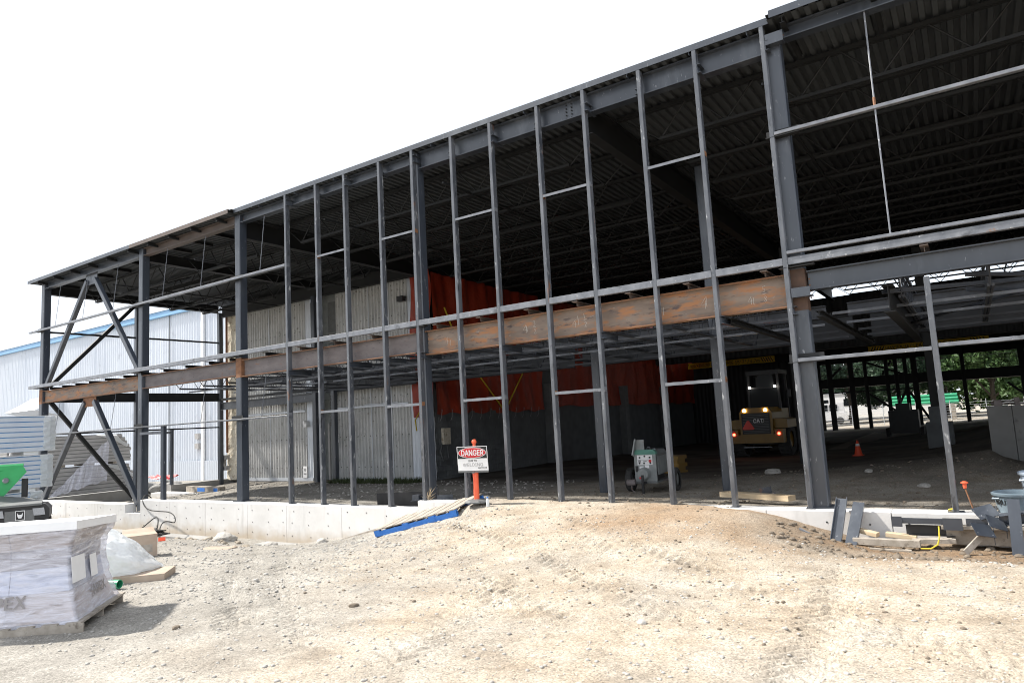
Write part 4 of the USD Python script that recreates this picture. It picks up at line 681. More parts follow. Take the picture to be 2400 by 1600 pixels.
for k in range(3): obj('stringer', lbox(0, LA, k*.67, k*.67+.045, GZ+.024, GZ+.114), M_GREYTIMBER, t); obj('bottom_board', lbox(k*.66, k*.66+.12, 0, LB, GZ, GZ+.023), M_GREYTIMBER, t)
obj('front_board', lbox(-.045, LA, -.03, -.003, GZ+.02, GZ+.125), M_GREYTIMBER, t)
t = thing('wrapped_load', 'tall pallet load of cardboard cartons wrapped in clear stretch film', 'wrapped load')
def flare(z):  # inset from the pallet edge at height z (0..1)
    return np.interp(z, [0, .1, .35, .6, .85, .93, 1.0], [.03, .07, .13, .16, .15, .10, .08])
zs_ = [0, .04, .12, .22, .35, .5, .62, .75, .84, .88, .93, .97, 1.0]; H0, H1 = GZ+.14, GZ+1.10
core = MB(); rings = []
for z in zs_:
    i = flare(z) + .02; rings += [pal(i, i, H0+z*(H1-H0)-.01), pal(LA-i, i, H0+z*(H1-H0)-.01), pal(LA-i, LB-i, H0+z*(H1-H0)-.01), pal(i, LB-i, H0+z*(H1-H0)-.01)]
core.add(rings, [(k*4+j, k*4+(j+1) % 4, (k+1)*4+(j+1) % 4, (k+1)*4+j) for k in range(len(zs_)-1) for j in range(4)])
del core
M_CARDD = mat('dark_carton', (.20, .175, .16), (.27, .24, .22), .8, scale=4); M_CARDB = mat('pale_blue_carton', (.42, .46, .56), (.50, .54, .63), .7, scale=3)
def carton(a0, a1, b0, b1, z0, z1, m):
    i0, i1 = [flare((z-H0)/(H1-H0)) + .05 for z in (z0, z1)]; ca = lambda a, i: min(max(a, i), LA-i); cb = lambda b, i: min(max(b, i), LB-i)
    v = [pal(ca(a, i), cb(b, i), z) for z, i in ((z0, i0), (z1, i1)) for a, b in ((a0, b0), (a1, b0), (a1, b1), (a0, b1))]
    obj('carton', MB().add(v, [(0, 3, 2, 1), (4, 5, 6, 7), (0, 1, 5, 4), (1, 2, 6, 5), (2, 3, 7, 6), (3, 0, 4, 7)]), m, t)
hz = [H0, H0+.30, H0+.56, H0+.76, H1-.01]; cm = [M_CARD, M_CARDB, M_CARDD, M_CARD]
for k in range(4):
    for ia in range(2):
        for ib in range(2): carton(ia*.755, ia*.755+.745, ib*.705, ib*.705+.695, hz[k]+.004, hz[k+1]-.004, cm[k] if (ia+ib+k) % 4 else M_CARD)
NU = 26; pts = []
for zi in np.linspace(0, 1, 44):
    for k in range(4*NU):
        s_, j = k % NU / NU, k//NU; i = flare(zi) - .004; c = [(i, i), (LA-i, i), (LA-i, LB-i), (i, LB-i)]; a0, a1 = V(*c[j]), V(*c[(j+1) % 4]); q = a0*(1-s_)+a1*s_
        ctr = V(LA/2, LB/2); d = (q-ctr)/np.linalg.norm(q-ctr); wob = .045*(meshkit.fbm(np.array([[k*.35, zi*22, j*9.1]]), 3, 2)[0]-.5) - .012*math.sin(math.pi*s_) + .004; q = q + d*wob; pts.append(pal(q[0], q[1], H0-.03+zi*(H1-H0+.03)))
n4 = 4*NU; fl = MB().add(pts, [(r*n4+k, r*n4+(k+1) % n4, (r+1)*n4+(k+1) % n4, (r+1)*n4+k) for r in range(43) for k in range(n4)]); obj('stretch_film', fl, M_FILM, t, smooth=True)
obj('top_board', lbox(.07, LA-.07, .07, LB-.07, H1, H1+.09), M_WHITE, t)
def decal(b0, b1, z0, z1, m, name, parent, off=.012):
    v = []
    for b, z in ((b0, z0), (b1, z0), (b1, z1), (b0, z1)):
        i = flare((z-H0)/(H1-H0)) - .004 - off; v.append(pal(i, b, z))
    v2 = [tuple(np.array(p) + np.r_[dirF*.003, 0]) for p in v]
    return obj(name, MB().add(v+v2, [(0, 1, 2, 3), (0, 4, 5, 1), (1, 5, 6, 2), (2, 6, 7, 3), (3, 7, 4, 0)]), m, parent)
decal(.13, .50, GZ+.52, GZ+.80, M_WHITE, 'paper_label', t); decal(.66, .86, GZ+.50, GZ+.76, M_WHITE, 'paper_label', t)
def side_text(s, b0, z0, h):
    tm_ = meshkit.text_mesh(s, h, .002, True); v = []
    for x, y, z in tm_.vertices: zz = z0+y; i = flare((zz-H0)/(H1-H0)) - .016 - z; v.append(pal(i, b0+x, zz))
    return MB().add(v, tm_.faces)
M_PRINT = mat('faded_print', (.25, .235, .23), rough=.8)
obj('carton_print', side_text('APEX', .60, GZ+.30, .11), M_PRINT, t)
def front_text(s, a0, z0, h):
    tm_ = meshkit.text_mesh(s, h, .002, True); v = []
    L_ = tm_.vertices[:, 0].max()
    for x, y, z in tm_.vertices: zz = z0+y; i = flare((zz-H0)/(H1-H0)) - .016 - z; v.append(pal(a0+L_-x, i, zz))
    return MB().add(v, tm_.faces)
obj('carton_print', front_text('APEX', .55, GZ+.32, .12), M_PRINT, t)

# ------------------------------------------------------------------ things on the ground behind the wrapped load
z0 = ground(-11.2, -5.6)
t = thing('cardboard_box', 'brown cardboard box behind the white plastic bag', 'box', (-13.25, -4.45, ground(-13.25, -4.45)), 1.15)
obj('body', MB().box((-.28, -.25, 0), (.28, .25, .40)), M_CARD, t); obj('flap', MB().add([(-.28, .25, .40), (.28, .25, .40), (.26, .45, .46), (-.26, .45, .46)], [(0, 1, 2, 3)]), M_CARD, t); obj('label', MB().box((-.05, -.254, .08), (.2, -.2505, .22)), M_GREYTIMBER, t)
obj('orange_wrapper', MB().box((-.06, -.035, 0), (.06, .035, .02)).move((-12.75, -4.3, ground(-12.7, -4.3)+.30), 1.1, rotx(.9)), M_CONEO, label='bright orange wrapper beside the cardboard box', cat='wrapper')
bg = trimesh.creation.icosphere(5); v = np.array(bg.vertices); f_ = meshkit.fbm(v*2.4+5, 5, 4)-.5; v = v*(1+.45*f_[:, None]); v[:, 2] = np.maximum(v[:, 2], -.35) + .35; v[:, 2] *= 1.0 - .62*np.clip(v[:, 0], -1, 1)
v = v @ np.diag([.62, .62, .52]); obj('plastic_bag', MB().add(v, bg.faces).move((-11.05, -5.95, ground(-11, -5.9)-.02), 1.09), M_BAG, label='crumpled white plastic bag of rubbish beside the wrapped load', cat='plastic bag', smooth=True)
obj('flat_carton', MB().box((-.5, -.3, 0), (.5, .3, .10)).move((-10.55, -5.95, ground(-10.5, -5.9)), .8), M_CARD, label='flat pale carton under the white plastic bag', cat='box')
obj('drain_pipe', MB().lathe([(.05, .0), (.06, 0), (.06, -.6), (.05, -.6), (.05, .0)], (-10.0, -6.42, ground(-9.9, -6.4)+.07), (.93, .36, 0), 18), M_PIPE, label='green plastic pipe end showing beside the wrapped load', cat='pipe')
z0 = ground(-18.2, -1.7); ln = []
for k in range(9):
    for a in np.linspace(0, 2*np.pi, 24): ln.append((-18.3+(.75-.035*k+.12*math.sin(3*a+k))*math.cos(a), -1.65+(.42-.02*k+.07*math.cos(2*a+k))*math.sin(a), z0+.03+.012*k+.015*math.sin(5*a+k)))
obj('cable_coil', MB().tube(ln, .016, 6).tube(curve([(-18.2, -1.4, z0+.1), (-18.6, -1.2, z0+.38), (-18.9, -1.3, z0+.2), (-19.1, -1.5, z0+.05)]), .016, 6).tube(curve([(-17.9, -1.5, z0+.08), (-18.4, -1.0, z0+.25), (-18.9, -.5, z0+.15), (-19.6, -.25, z0+.35), (-20.9, -.14, -.28), (-21.45, -.05, .02), (-21.8, .4, .0)]), .016, 6), M_RUBBER, label='coil of black cable in front of the notch in the wall', cat='cable coil')
obj('paper_scrap', MB().box((-.35, -.2, 0), (.35, .2, .02)).move((-13.2, -2.9, ground(-13.2, -2.9)), .3), M_CARD, label='flat paper sack scrap on the ground behind the bag', cat='scrap')
for k, (x, y, s, lab) in enumerate(((-16.2, -.75, .32, 'broken lump of grey concrete at the foot of the white wall, nearest the cable coil'), (-14.6, -.6, .22, 'small broken concrete lump at the foot of the white wall'), (-12.2, -1.0, .16, 'grey rock at the foot of the white wall near the blue pallet'), (-5.75, -6.1, .055, 'dark clod of earth on the tan dirt in the foreground'), (-7.0, -7.35, .05, 'dark pebble on the gravel right of the pallet'), (-4.5, 7.2, .20, 'flat pale stone on the dark berm behind the post'), (-2.2, 6.6, .12, 'pale stone on the dark berm behind the wide column'), (-1.0, 4.6, .12, 'pale flat stone on the hall floor right of the wide column'), (-9.1, .9, .12, 'white stone beside the foot of a slim post'), (-2.6, -5.7, .05, 'pale pebble on the sandy foreground at right'))):
    m_ = trimesh.creation.icosphere(3); v = np.array(m_.vertices); v *= (1+.7*(meshkit.fbm(v*1.4+k*7, 4, k)-.5))[:, None]; v = v @ np.diag([s, s*.75, s*.5]); obj('rock', MB().add(v, m_.faces).move((x, y, ground(x, y)+s*.12), k*1.3), M_CLOD if 'dark' in lab.split(' on ')[0] or 'dark' in lab[:6] else M_STONE, label=lab, cat='rock')

# ------------------------------------------------------------------ blue pallet leaning on the ramp
a0, a1 = V(-10.65, -.92, -.485), V(-8.50, -.85, .0); d = a1-a0; L = np.linalg.norm(d); d /= L; yv = V(.04, .95, .20); yv -= d*(yv@d); yv /= np.linalg.norm(yv); uv = np.cross(d, yv); uv *= np.sign(uv[2])
def pb(x0, x1, y0, y1, z0, z1): v = [a0+d*x+yv*y+uv*z for z in (z0, z1) for x, y in ((x0, y0), (x1, y0), (x1, y1), (x0, y1))]; return MB().add(v, [(0, 3, 2, 1), (4, 5, 6, 7), (0, 1, 5, 4), (1, 2, 6, 5), (2, 3, 7, 6), (3, 0, 4, 7)])
t = thing('blue_pallet', 'blue wooden pallet lying on the dirt ramp against the white wall', 'pallet')
for y in (0, .5, .98): obj('stringer', plate([(0, 0), (.18, 0), (.2, .0), (L, 0), (L, .13), (L-.08, .13), (L-.15, .08), (L-.55, .08), (L-.62, .13), (1.35, .13), (1.28, .06), (.9, .06), (.82, .13), (0, .13)], y, y+.05) if False else pb(0, L, y, y+.05, .0, .10), M_BLUEP, t)
for x in (0, L*.36, L*.68, L-.16): obj('block', pb(x, x+.16, -.004, .06, .02, .128), M_BLUEP, t)
for k in range(8): obj('deck_board', pb(k*(L-.24)/7, k*(L-.24)/7+.24, .0, 1.03, .13, .15), M_GREYTIMBER, t)
obj('slab_board', MB().bar((-12.35, -.42, -.74), (-10.2, -.45, -.20), .35, .04), M_GREYTIMBER, label='grey board leaning on the white wall left of the blue pallet', cat='board')

# ------------------------------------------------------------------ delineator post with danger sign
dx, dy = -8.24, -.55; dz = .225
t = thing('delineator_post', 'orange delineator post on a black base at the top of the ramp', 'delineator post', (dx, dy, dz))
obj('base', MB().lathe([(.24, 0), (.24, .025), (.20, .05), (.08, .07), (0, .07)], (0, 0, 0), n=8), M_WELDD, t)
obj('tube', MB().lathe([(.055, .06), (.055, .98), (.045, 1.01), (.03, 1.06), (.028, 1.13), (.045, 1.15), (.048, 1.18), (.035, 1.215), (0, 1.22)], (0, 0, 0), n=16), M_ORANGE, t)
t = thing('danger_sign', 'white, black and red danger sign fixed to the orange post', 'sign', (dx, dy-.062, dz+.66), .18, tilt=.06)
s = obj('board', MB().box((-.33, -.012, -.04), (.33, -.004, .43)), M_WHITE, t)
obj('black_field', MB().box((-.318, -.0145, .195), (.318, -.0125, .418)), M_INK, s)
th = np.linspace(0, 2*np.pi, 40, endpoint=False); 
def ellipse(rx, rz, y, z, m, nm): return obj(nm, MB().add([(0, y, z)] + [(rx*math.cos(a), y, z+rz*math.sin(a)) for a in th], [(0, 1+(i+1) % 40, 1+i) for i in range(40)]), m, s)
ellipse(.305, .105, -.016, .306, M_WHITE, 'oval_border'); ellipse(.295, .096, -.0175, .306, M_RED, 'red_oval')
def letter(sx, h, x, z, m, bold=True, y=-.0195, nm='lettering', par=None, w=None):
    tm_ = meshkit.text_mesh(sx, h, .0015, bold); k = (w/tm_.extents[0]) if w else 1; tm_.apply_scale([k, 1, 1]); tm_.apply_transform(trimesh.transformations.rotation_matrix(np.pi/2, [1, 0, 0])); return obj(nm, MB().tm(tm_).move((x, y, z)), m, par or s)
letter('DANGER', .105, -.242, .254, M_WHITE, w=.485); letter('DUE TO', .036, -.09, .135, M_INK, y=-.0125, w=.18); letter('WELDING', .06, -.22, .045, M_PEN, False, -.0125, w=.44); letter('MAYSTAR', .026, .11, -.0, M_INK, y=-.0125, w=.19)
obj('clamp', MB().box((-.33, -.02, -.075), (.33, .0, -.045)).box((-.03, -.03, -.09), (.03, -.021, -.05)), M_WELDD, t)

# ------------------------------------------------------------------ welding machine on a two wheel trailer
t = thing('welding_machine', 'old grey engine welder on a two wheeled trailer inside the hall', 'welder', (-6.55, 3.95, -.085), .12)
fr = plate([(-.26, .28), (.26, .28), (.26, .94), (.20, 1.0), (-.20, 1.0), (-.26, .94)], -.2, -.16); obj('front_panel', fr, M_WELDG, t)
obj('top_cap', plate([(-.265, .90), (.265, .90), (.265, .945), (.205, 1.008), (-.205, 1.008), (-.265, .945)], -.205, -.05), M_TEAL, t)
bd = MB(); bd.add(*[(lambda p: (p[0], p[1]))(plate([(-.25, .5), (.25, .5), (.25, .9), (.19, .98), (-.19, .98), (-.25, .9)], -.155, .85).mesh())][0]); obj('hood', bd, M_WELDD, t)
obj('side_door', MB().box((.251, -.05, .42), (.27, .78, .84)), M_WELDG, t); obj('engine', MB().box((-.2, -.1, .3), (.2, .7, .499)), M_BLACK, t); obj('chassis', MB().box((-.27, -.25, .24), (.27, .95, .285)), M_WELDD, t)
ip = obj('instrument_panel', MB().box((-.18, -.212, .66), (.18, -.2005, .885)), M_WHITE, t); obj('panel_seam', MB().box((-.17, -.2135, .775), (.17, -.2122, .78)), M_INK, ip)
for x, z in ((-.12, .83), (.12, .83), (-.13, .70), (.13, .70), (-.02, .70), (0, .86)): obj('knob', MB().lathe([(0, .02), (.018, .02), (.022, 0)], (x, -.213, z), (0, -1, 0), 10), M_BLACK, ip)
for x in (-.125, .125): obj('gauge', MB().lathe([(0, .004), (.035, .004), (.035, 0)], (x, -.213, .745), (0, -1, 0), 14), M_RED if x > 0 else M_PEN, ip)
letter('CODE', .022, -.04, .735, M_INK, y=-.214, par=ip); obj('sticker', MB().box((-.14, -.203, .58), (-.04, -.2005, .63)).box((-.01, -.203, .585), (.09, -.2005, .655)), M_WHITE, t); obj('gauge_plate', MB().box((-.24, -.206, .50), (-.17, -.2005, .64)), M_BLACK, t)
obj('generator_end', MB().lathe([(0, .17), (.12, .17), (.13, .15), (.15, .02), (.15, 0)], (-.03, -.2, .46), (0, -1, 0), 24), M_WELDG, t, smooth=35)
obj('exhaust_lid', MB().bar((-.27, -.15, .85), (-.21, -.05, 1.22), .03, .36, (0, 1, 0)).box((-.24, -.12, 1.0), (-.02, -.1, 1.24)), M_WELDG, t); obj('lifting_eye', MB().tube([(0.02+.04*math.cos(a), .1, .985+.045*math.sin(a)+.03) for a in np.linspace(0, 2*np.pi, 13)], .008, 6), M_GIRT, t)
obj('fuel_cap', MB().lathe([(0, .03), (.04, .03), (.04, 0)], (.1, .3, .98), n=12), M_GIRT, t); obj('axle', MB().tube([(-.55, .35, .27), (.55, .35, .27)], .03, 8), M_RUSTGREY, t)
for x in (-.54, .54):
    w = obj('wheel', MB().lathe([(.16, -.075), (.24, -.085), (.27, -.06), (.275, 0), (.27, .06), (.24, .085), (.16, .075)], (x, .35, .275), (1, 0, 0), 26), M_RUBBER, t, smooth=40); obj('rim', MB().lathe([(0, -.05), (.05, -.06), (.06, -.03), (.165, -.04), (.165, .04), (.06, .03), (0, .05)], (x, .35, .275), (1, 0, 0), 18), M_WELDG, w)
    tr = MB()
    for a in np.linspace(0, 2*np.pi, 30, endpoint=False): spun(tr, (-.06, -.004, .272), (.06, .004, .279), a, (x, .35, .275))
    obj('tread', tr, M_RUBBER, w)
obj('tow_bar', MB().bar((0, -.2, .26), (0, -.55, .26), .05, .05), M_BLACK, t); obj('jack_stand', MB().bar((0, -.5, .45), (0, -.5, .03), .05, .05, (0, 1, 0)).lathe([(.04, 0), (.04, .03), (0, .03)], (0, -.5, 0), n=10), M_BLACK, t); obj('winch', MB().lathe([(0, .1), (.07, .1), (.07, -.1), (0, -.1)], (-.3, -.4, .28), (1, 0, 0), 12).tube([(-.3, -.4, .3), (-.28, -.46, .12), (-.22, -.42, .05)], .012, 5), M_RUSTGREY, t); obj('red_tap', MB().box((-.09, -.45, .36), (-.04, -.4, .40)), M_RED, t)

# ------------------------------------------------------------------ wheel loader, seen from behind
t = thing('wheel_loader', 'yellow wheel loader with lit lamps seen from behind inside the dark hall', 'wheel loader', (-8.15, 20.0, -.42), -.03)
obj('counterweight', plate([(-1.15, .62), (1.15, .62), (1.15, 1.22), (.8, 1.22), (.8, 1.0), (-.8, 1.0), (-.8, 1.22), (-1.15, 1.22)], 0, .5), M_YELLOW, t); obj('rear_axle', MB().box((-.9, 1.0, .5), (.9, 1.4, .95)), M_BLACK, t)
obj('hood', plate([(-.72, 1.0), (.72, 1.0), (.72, 1.95), (.55, 2.18), (-.55, 2.18), (-.72, 1.95)], .12, 2.0), M_YELLOW, t); gr = obj('rear_grille', MB().box((-.62, .10, 1.02), (.62, .118, 1.95)), M_BLACK, t)
for k in range(12): obj('grille_bar', MB().box((-.56, .08, 1.08+k*.07), (.56, .099, 1.10+k*.07)), M_WELDD, gr)
tmx = meshkit.text_mesh('CAT', .16, .004, True); tmx.apply_transform(trimesh.transformations.rotation_matrix(np.pi/2, [1, 0, 0])); obj('lettering', MB().tm(tmx).move((-.12, .076, 1.52)).tube([(.27, .075, 1.51), (.36, .075, 1.55), (.36, .075, 1.65), (.27, .075, 1.69)], .012, 4), M_WHITE, gr)
M_SMV = mat('slow_triangle', (.75, .09, .07), rough=.6); obj('slow_triangle', MB().prof([(-.22, 0), (.22, 0), (.26, .06), (.04, .40), (-.04, .40), (-.26, .06)], (-.33, .05, 1.22), (-.33, .075, 1.22)), M_SMV, t)
for x in (-.98, .98): obj('tail_lamp', MB().lathe([(0, .02), (.06, .02), (.06, 0)], (x, 0, 1.02), (0, -1, 0), 12), M_LAMPR, t); obj('tail_reflector', MB().box((x-.05, -.012, 1.12), (x+.05, -.002, 1.19)), M_RED, t)
for x in (-.46, .46): obj('work_lamp', MB().lathe([(0, .02), (.07, .02), (.07, 0)], (x, .10, 2.07), (0, -1, 0), 12), M_LAMPWARM, t); obj('cab_lamp', MB().lathe([(0, .02), (.055, .02), (.055, 0)], (x*1.25, 1.60, 3.12), (0, -1, 0), 12), M_LAMPW, t)
obj('plate_holder', MB().box((-.15, -.012, .72), (.15, -.002, .84)), M_YELLOW, t); obj('step_bar', MB().box((-.6, .1, .42), (.6, .14, .46)), M_GIRT, t)
for x in (-1, 1): obj('fender', plate([(x*.73, 1.25), (x*1.28, 1.25), (x*1.28, 1.6), (x*1.1, 1.66), (x*.73, 1.66)] if x > 0 else [(-1.28, 1.25), (-.73, 1.25), (-.73, 1.66), (-1.1, 1.66), (-1.28, 1.6)], .35, 2.0), M_YELLOW, t)
cb = obj('cab_frame', MB().box((-.75, 1.75, 3.7), (.75, 3.3, 3.9)).bar((-.7, 1.8, 2.1), (-.66, 1.8, 3.7), .09, .09, (0, 1, 0)).bar((.7, 1.8, 2.1), (.66, 1.8, 3.7), .09, .09, (0, 1, 0)).bar((-.7, 3.2, 1.4), (-.66, 3.2, 3.7), .09, .09, (0, 1, 0)).bar((.7, 3.2, 1.4), (.66, 3.2, 3.7), .09, .09, (0, 1, 0)).box((-.75, 1.74, 3.05), (.75, 1.82, 3.13)), M_BLACK, t)
obj('cab_window', MB().box((-.65, 1.79, 2.15), (.65, 1.80, 3.04)), M_GLASSD, t); obj('upper_window', MB().add([(-.28, 1.75, 3.14), (.52, 1.75, 3.14), (.46, 1.75, 3.69), (-.2, 1.75, 3.69)], [(0, 1, 2, 3)]), M_GLASSG, t); obj('cab_body', MB().box((-.7, 1.9, 1.3), (.7, 3.2, 2.1)), M_YELLOW, t); obj('seat', MB().box((-.28, 2.3, 2.1), (.28, 2.5, 3.0)), M_BLACK, t)
for x in (-1, 1):
    for y in (1.2, 4.1):
        w = obj('wheel', MB().lathe([(.35, -.24), (.62, -.27), (.70, -.2), (.72, 0), (.70, .2), (.62, .27), (.35, .24)], (x*.98, y, .72), (1, 0, 0), 28), M_RUBBER, t, smooth=40); obj('rim', MB().lathe([(0, -.12), (.12, -.14), (.36, -.2), (.36, .2), (.12, .14), (0, .12)], (x*.98, y, .72), (1, 0, 0), 18), M_YELLOW, w)
        tr = MB()
        for a in np.linspace(0, 2*np.pi, 22, endpoint=False): spun(tr, (-.24, -.03, .69), (.24, .03, .745), a, (x*.98, y, .72))
        obj('tread', tr, M_RUBBER, w)
obj('mirror', MB().box((.95, 2.2, 2.6), (1.1, 2.26, 2.95)).tube([(.7, 2.3, 2.9), (1.0, 2.24, 2.9)], .015, 5), M_BLACK, t); obj('front_frame', MB().box((-.5, 3.3, .6), (.5, 5.0, 1.4)), M_YELLOW, t); obj('bucket', MB().add([(-1.3, 5.3, .2), (1.3, 5.3, .2), (1.3, 5.2, 1.3), (-1.3, 5.2, 1.3), (-1.3, 6.2, .15), (1.3, 6.2, .15)], [(0, 1, 2, 3), (0, 4, 5, 1), (0, 3, 4, 4), (1, 5, 2, 2)]), M_YELLOW, t); obj('lift_arm', MB().bar((-.5, 3.6, 1.5), (-.5, 5.3, .8), .14, .3).bar((.5, 3.6, 1.5), (.5, 5.3, .8), .14, .3), M_YELLOW, t)

# ------------------------------------------------------------------ clearance signs hung on the deep beam
def clearance(x0, x1, label):
    t = thing('clearance_sign', label, 'sign'); L = x1-x0; y = 35.4; z0 = 4.69; h = .40
    b = obj('board', MB().box((x0, y, z0), (x1, y+.02, z0+h)), M_SIGNY, t); tm_ = meshkit.text_mesh("MAXIMUM CLEARANCE 15' 7\" / 4.7m", .22, .004, False); k = (L*.70)/tm_.extents[0]; tm_.apply_scale([k, 1, 1]); tm_.apply_transform(trimesh.transformations.rotation_matrix(np.pi/2, [1, 0, 0]))
    obj('lettering', MB().tm(tm_).move((x0+L*.15, y-.002, z0+.075)), M_INK, b); st = MB()
    for k in range(5): a = x0+.1+k*.15; st.add([(a, y-.003, z0+.05), (a+.06, y-.003, z0+.05), (a+.2, y-.003, z0+h-.05), (a+.14, y-.003, z0+h-.05)], [(0, 1, 2, 3)]); a = x1-.1-k*.15; st.add([(a, y-.003, z0+.05), (a-.06, y-.003, z0+.05), (a-.2, y-.003, z0+h-.05), (a-.14, y-.003, z0+h-.05)], [(3, 2, 1, 0)])
    obj('hazard_stripes', st, M_INK, b, kind='stuff'); obj('hanger', MB().box((x0+.5, y+.03, z0+h-.02), (x0+.54, y+.06, z0+h+.3)).box((x1-.54, y+.03, z0+h-.02), (x1-.5, y+.06, z0+h+.3)), M_DARK, t)
clearance(-17.2, -10.5, 'yellow maximum clearance sign hanging above the wheel loader'); clearance(-5.0, 1.1, 'yellow maximum clearance sign hanging in the right bay above the far opening')
# cone
t = thing('traffic_cone', 'orange traffic cone on the dark floor right of the wide column', 'traffic cone', (-3.75, 17.0, ground(-3.75, 17))); obj('base', MB().box((-.18, -.18, 0), (.18, .18, .03)), M_CONEO, t); obj('cone', MB().lathe([(.14, .03), (.03, .56), (0, .56)], (0, 0, 0), n=18), M_CONEO, t, smooth=35); obj('collar', MB().lathe([(.0735, .36), (.055, .445)], (0, 0, 0), n=18), M_WHITE, t)
obj('yellow_crate', MB().box((-9.0, 9.8, -.25), (-8.0, 10.6, -.13)).box((-9.0, 9.8, .0), (-8.0, 10.6, .12)).box((-9.0, 9.8, .25), (-8.0, 10.6, .37)).box((-8.95, 9.85, -.13), (-8.05, 10.55, .25)), M_YELLOW, label='low yellow steel crate behind the welder', cat='crate')
# timber on the hall edge
obj('timber_plank', MB().bar((-4.05, 1.5, .20), (-2.70, .85, .22), .19, .09), M_TIMBER, label='pale timber plank lying between the last posts', cat='plank'); obj('angle_offcut', MB().angle((-3.4, 1.55, .17), (-3.25, 1.8, .20), .12, .008), M_POST, label='steel angle offcut behind the pale timber plank', cat='offcut')
obj('membrane_board', MB().bar((-12.6, 3.3, -.08), (-11.0, 1.55, .0), .03, .5).bar((-12.9, 1.4, -.1), (-11.05, 1.5, -.02), .03, .44), M_BLACK, label='black board round the pit behind the danger sign', cat='board')
obj('steel_offcut', MB().angle((-11.3, .95, .02), (-10.3, 1.25, .05), .1, .008).box((-11.25, .9, .03), (-11.05, 1.1, .16)), M_PRIMER, label='steel offcut lying beside the black board', cat='offcut')
# concrete wall at the right
t = thing('retaining_wall', 'grey concrete retaining wall at the right edge inside the hall', 'concrete wall'); obj('wall_panel', MB().box((.24, 8.6, -.6), (.72, 9.0, 1.47)), M_CONC3, t); obj('wall_panel', MB().box((.732, 8.6, -.6), (7, 9.0, 1.47)), M_CONC3, t)
obj('rebar_bundle', MB().tube([(.3, 8.8, 1.55), (2.4, 8.9, 1.7)], .02, 5).tube([(.35, 8.75, 1.53), (2.2, 8.8, 1.5)], .02, 5).box((.4, 8.7, 1.47), (.55, 8.9, 1.62)).box((.8, 8.7, 1.47), (.9, 8.9, 1.66)).box((1.2, 8.7, 1.47), (1.3, 8.9, 1.6)), M_RUSTGREY, label='rusty steel oddments lying on the grey retaining wall', cat='scrap steel')

# ------------------------------------------------------------------ steel and timber offcuts in front of the right wall
def channel(p, q, h, b, label, upv=(1, 0, 0), m=M_PRIMER, flip=1, nm='steel_channel'): return obj(nm, MB().chan(p, q, h, b, .008, upv, flip), m, label=label, cat='steel channel')
channel((-1.84, -.60, -.20), (-1.78, -.10, .34), .15, .05, 'steel channel leaning on the right foundation wall, nearest the wide column', flip=-1); 
channel((-1.66, -.70, -.28), (-1.56, -.12, .30), .15, .05, 'scuffed steel channel leaning face out, second from the wide column', flip=1)
obj('steel_strip', MB().bar((-2.32, -.6, -.03), (-2.08, -.62, -.15), .05, .02), M_GIRT, label='short thin steel strip on the bank by the leaning channels', cat='steel strip')
t = thing('tee_bracket', 'long dark steel bracket with square end plates lying on timber blocks', 'steel bracket'); obj('bar', MB().box((-1.02, -.42, .06), (-.30, -.36, .13)), M_PRIMER, t); obj('end_plate', MB().box((-1.13, -.46, .02), (-1.0, -.44, .155)), M_PRIMER, t); obj('end_plate', MB().box((-.52, -.50, .0), (-.30, -.48, .155)), M_PRIMER, t); obj('end_plate', MB().box((-.26, -.46, .01), (-.02, -.44, .15)), M_PRIMER, t)
channel((-.97, -.35, -.03), (-.40, -.35, -.03), .14, .05, 'black steel channel lying under the long bracket', (0, 0, 1), M_BLACK)
for k, (p, q, rot, lab) in enumerate((((-.18, -.70, .06), (.02, -.6, .02), .4, 'tilted steel box section, lowest of the pile by the bins'), ((-.02, -.55, .15), (.16, -.45, .08), .3, 'tilted steel box section in the middle of the pile by the bins'), ((-.14, -.40, .20), (.08, -.30, .26), -.2, 'steel plate section on top of the pile by the bins'))):
    obj('steel_section', MB().bar(p, q, .22, .012, (0, -.6, .8)).bar(V(*q)+V(.004, .03, -.06), V(*q)+V(.012, .03, -.06), .2, .11, (0, -.6, .8)), M_PRIMER, label=lab, cat='steel section')
channel((.10, -.42, .16), (.62, -.30, .22), .16, .06, 'dark steel channel lying behind the upright channel at the right edge', (0, -.5, .87))
channel((.25, -.74, -.36), (.275, -.52, .42), .13, .05, 'upright steel channel leaning in front of the bins at the right edge', flip=1)
for k, (p, q, w, h, lab) in enumerate((((-1.62, -.55, -.18), (-.80, -.62, -.17), .10, .09, 'long squared timber on the ground below the leaning channels'), ((-1.66, -.3, -.05), (-1.32, -.42, -.11), .10, .06, 'short timber offcut between the channel and the wall'), ((-1.22, -.38, -.10), (-.85, -.40, -.13), .12, .06, 'stained timber block under the long steel bracket'), ((-.9, -.5, -.16), (-.40, -.45, -.14), .12, .06, 'dark timber block right of the long squared timber'), ((-.55, -.42, .03), (.9, -.36, .05), .14, .045, 'long grey plank running under the steel pile'), ((-.08, -.62, -.01), (-.30, -.85, -.22), .02, .09, 'short grey board leaning down from the steel pile'), ((-1.4, -.72, -.25), (-.9, -.75, -.25), .05, .03, 'thin grey lath lying on the dirt'))):
    obj('timber', MB().bar(p, q, w, h, (0, 0, 1), .004), M_GREYTIMBER if k in (0, 3, 4, 5, 6) else M_TIMBER, label=lab, cat='timber')
obj('rough_timber', MB().box((-.50, -.36, -.20), (1.2, -.12, .02)), M_GREYTIMBER, label='thick timber under the long grey plank', cat='timber')
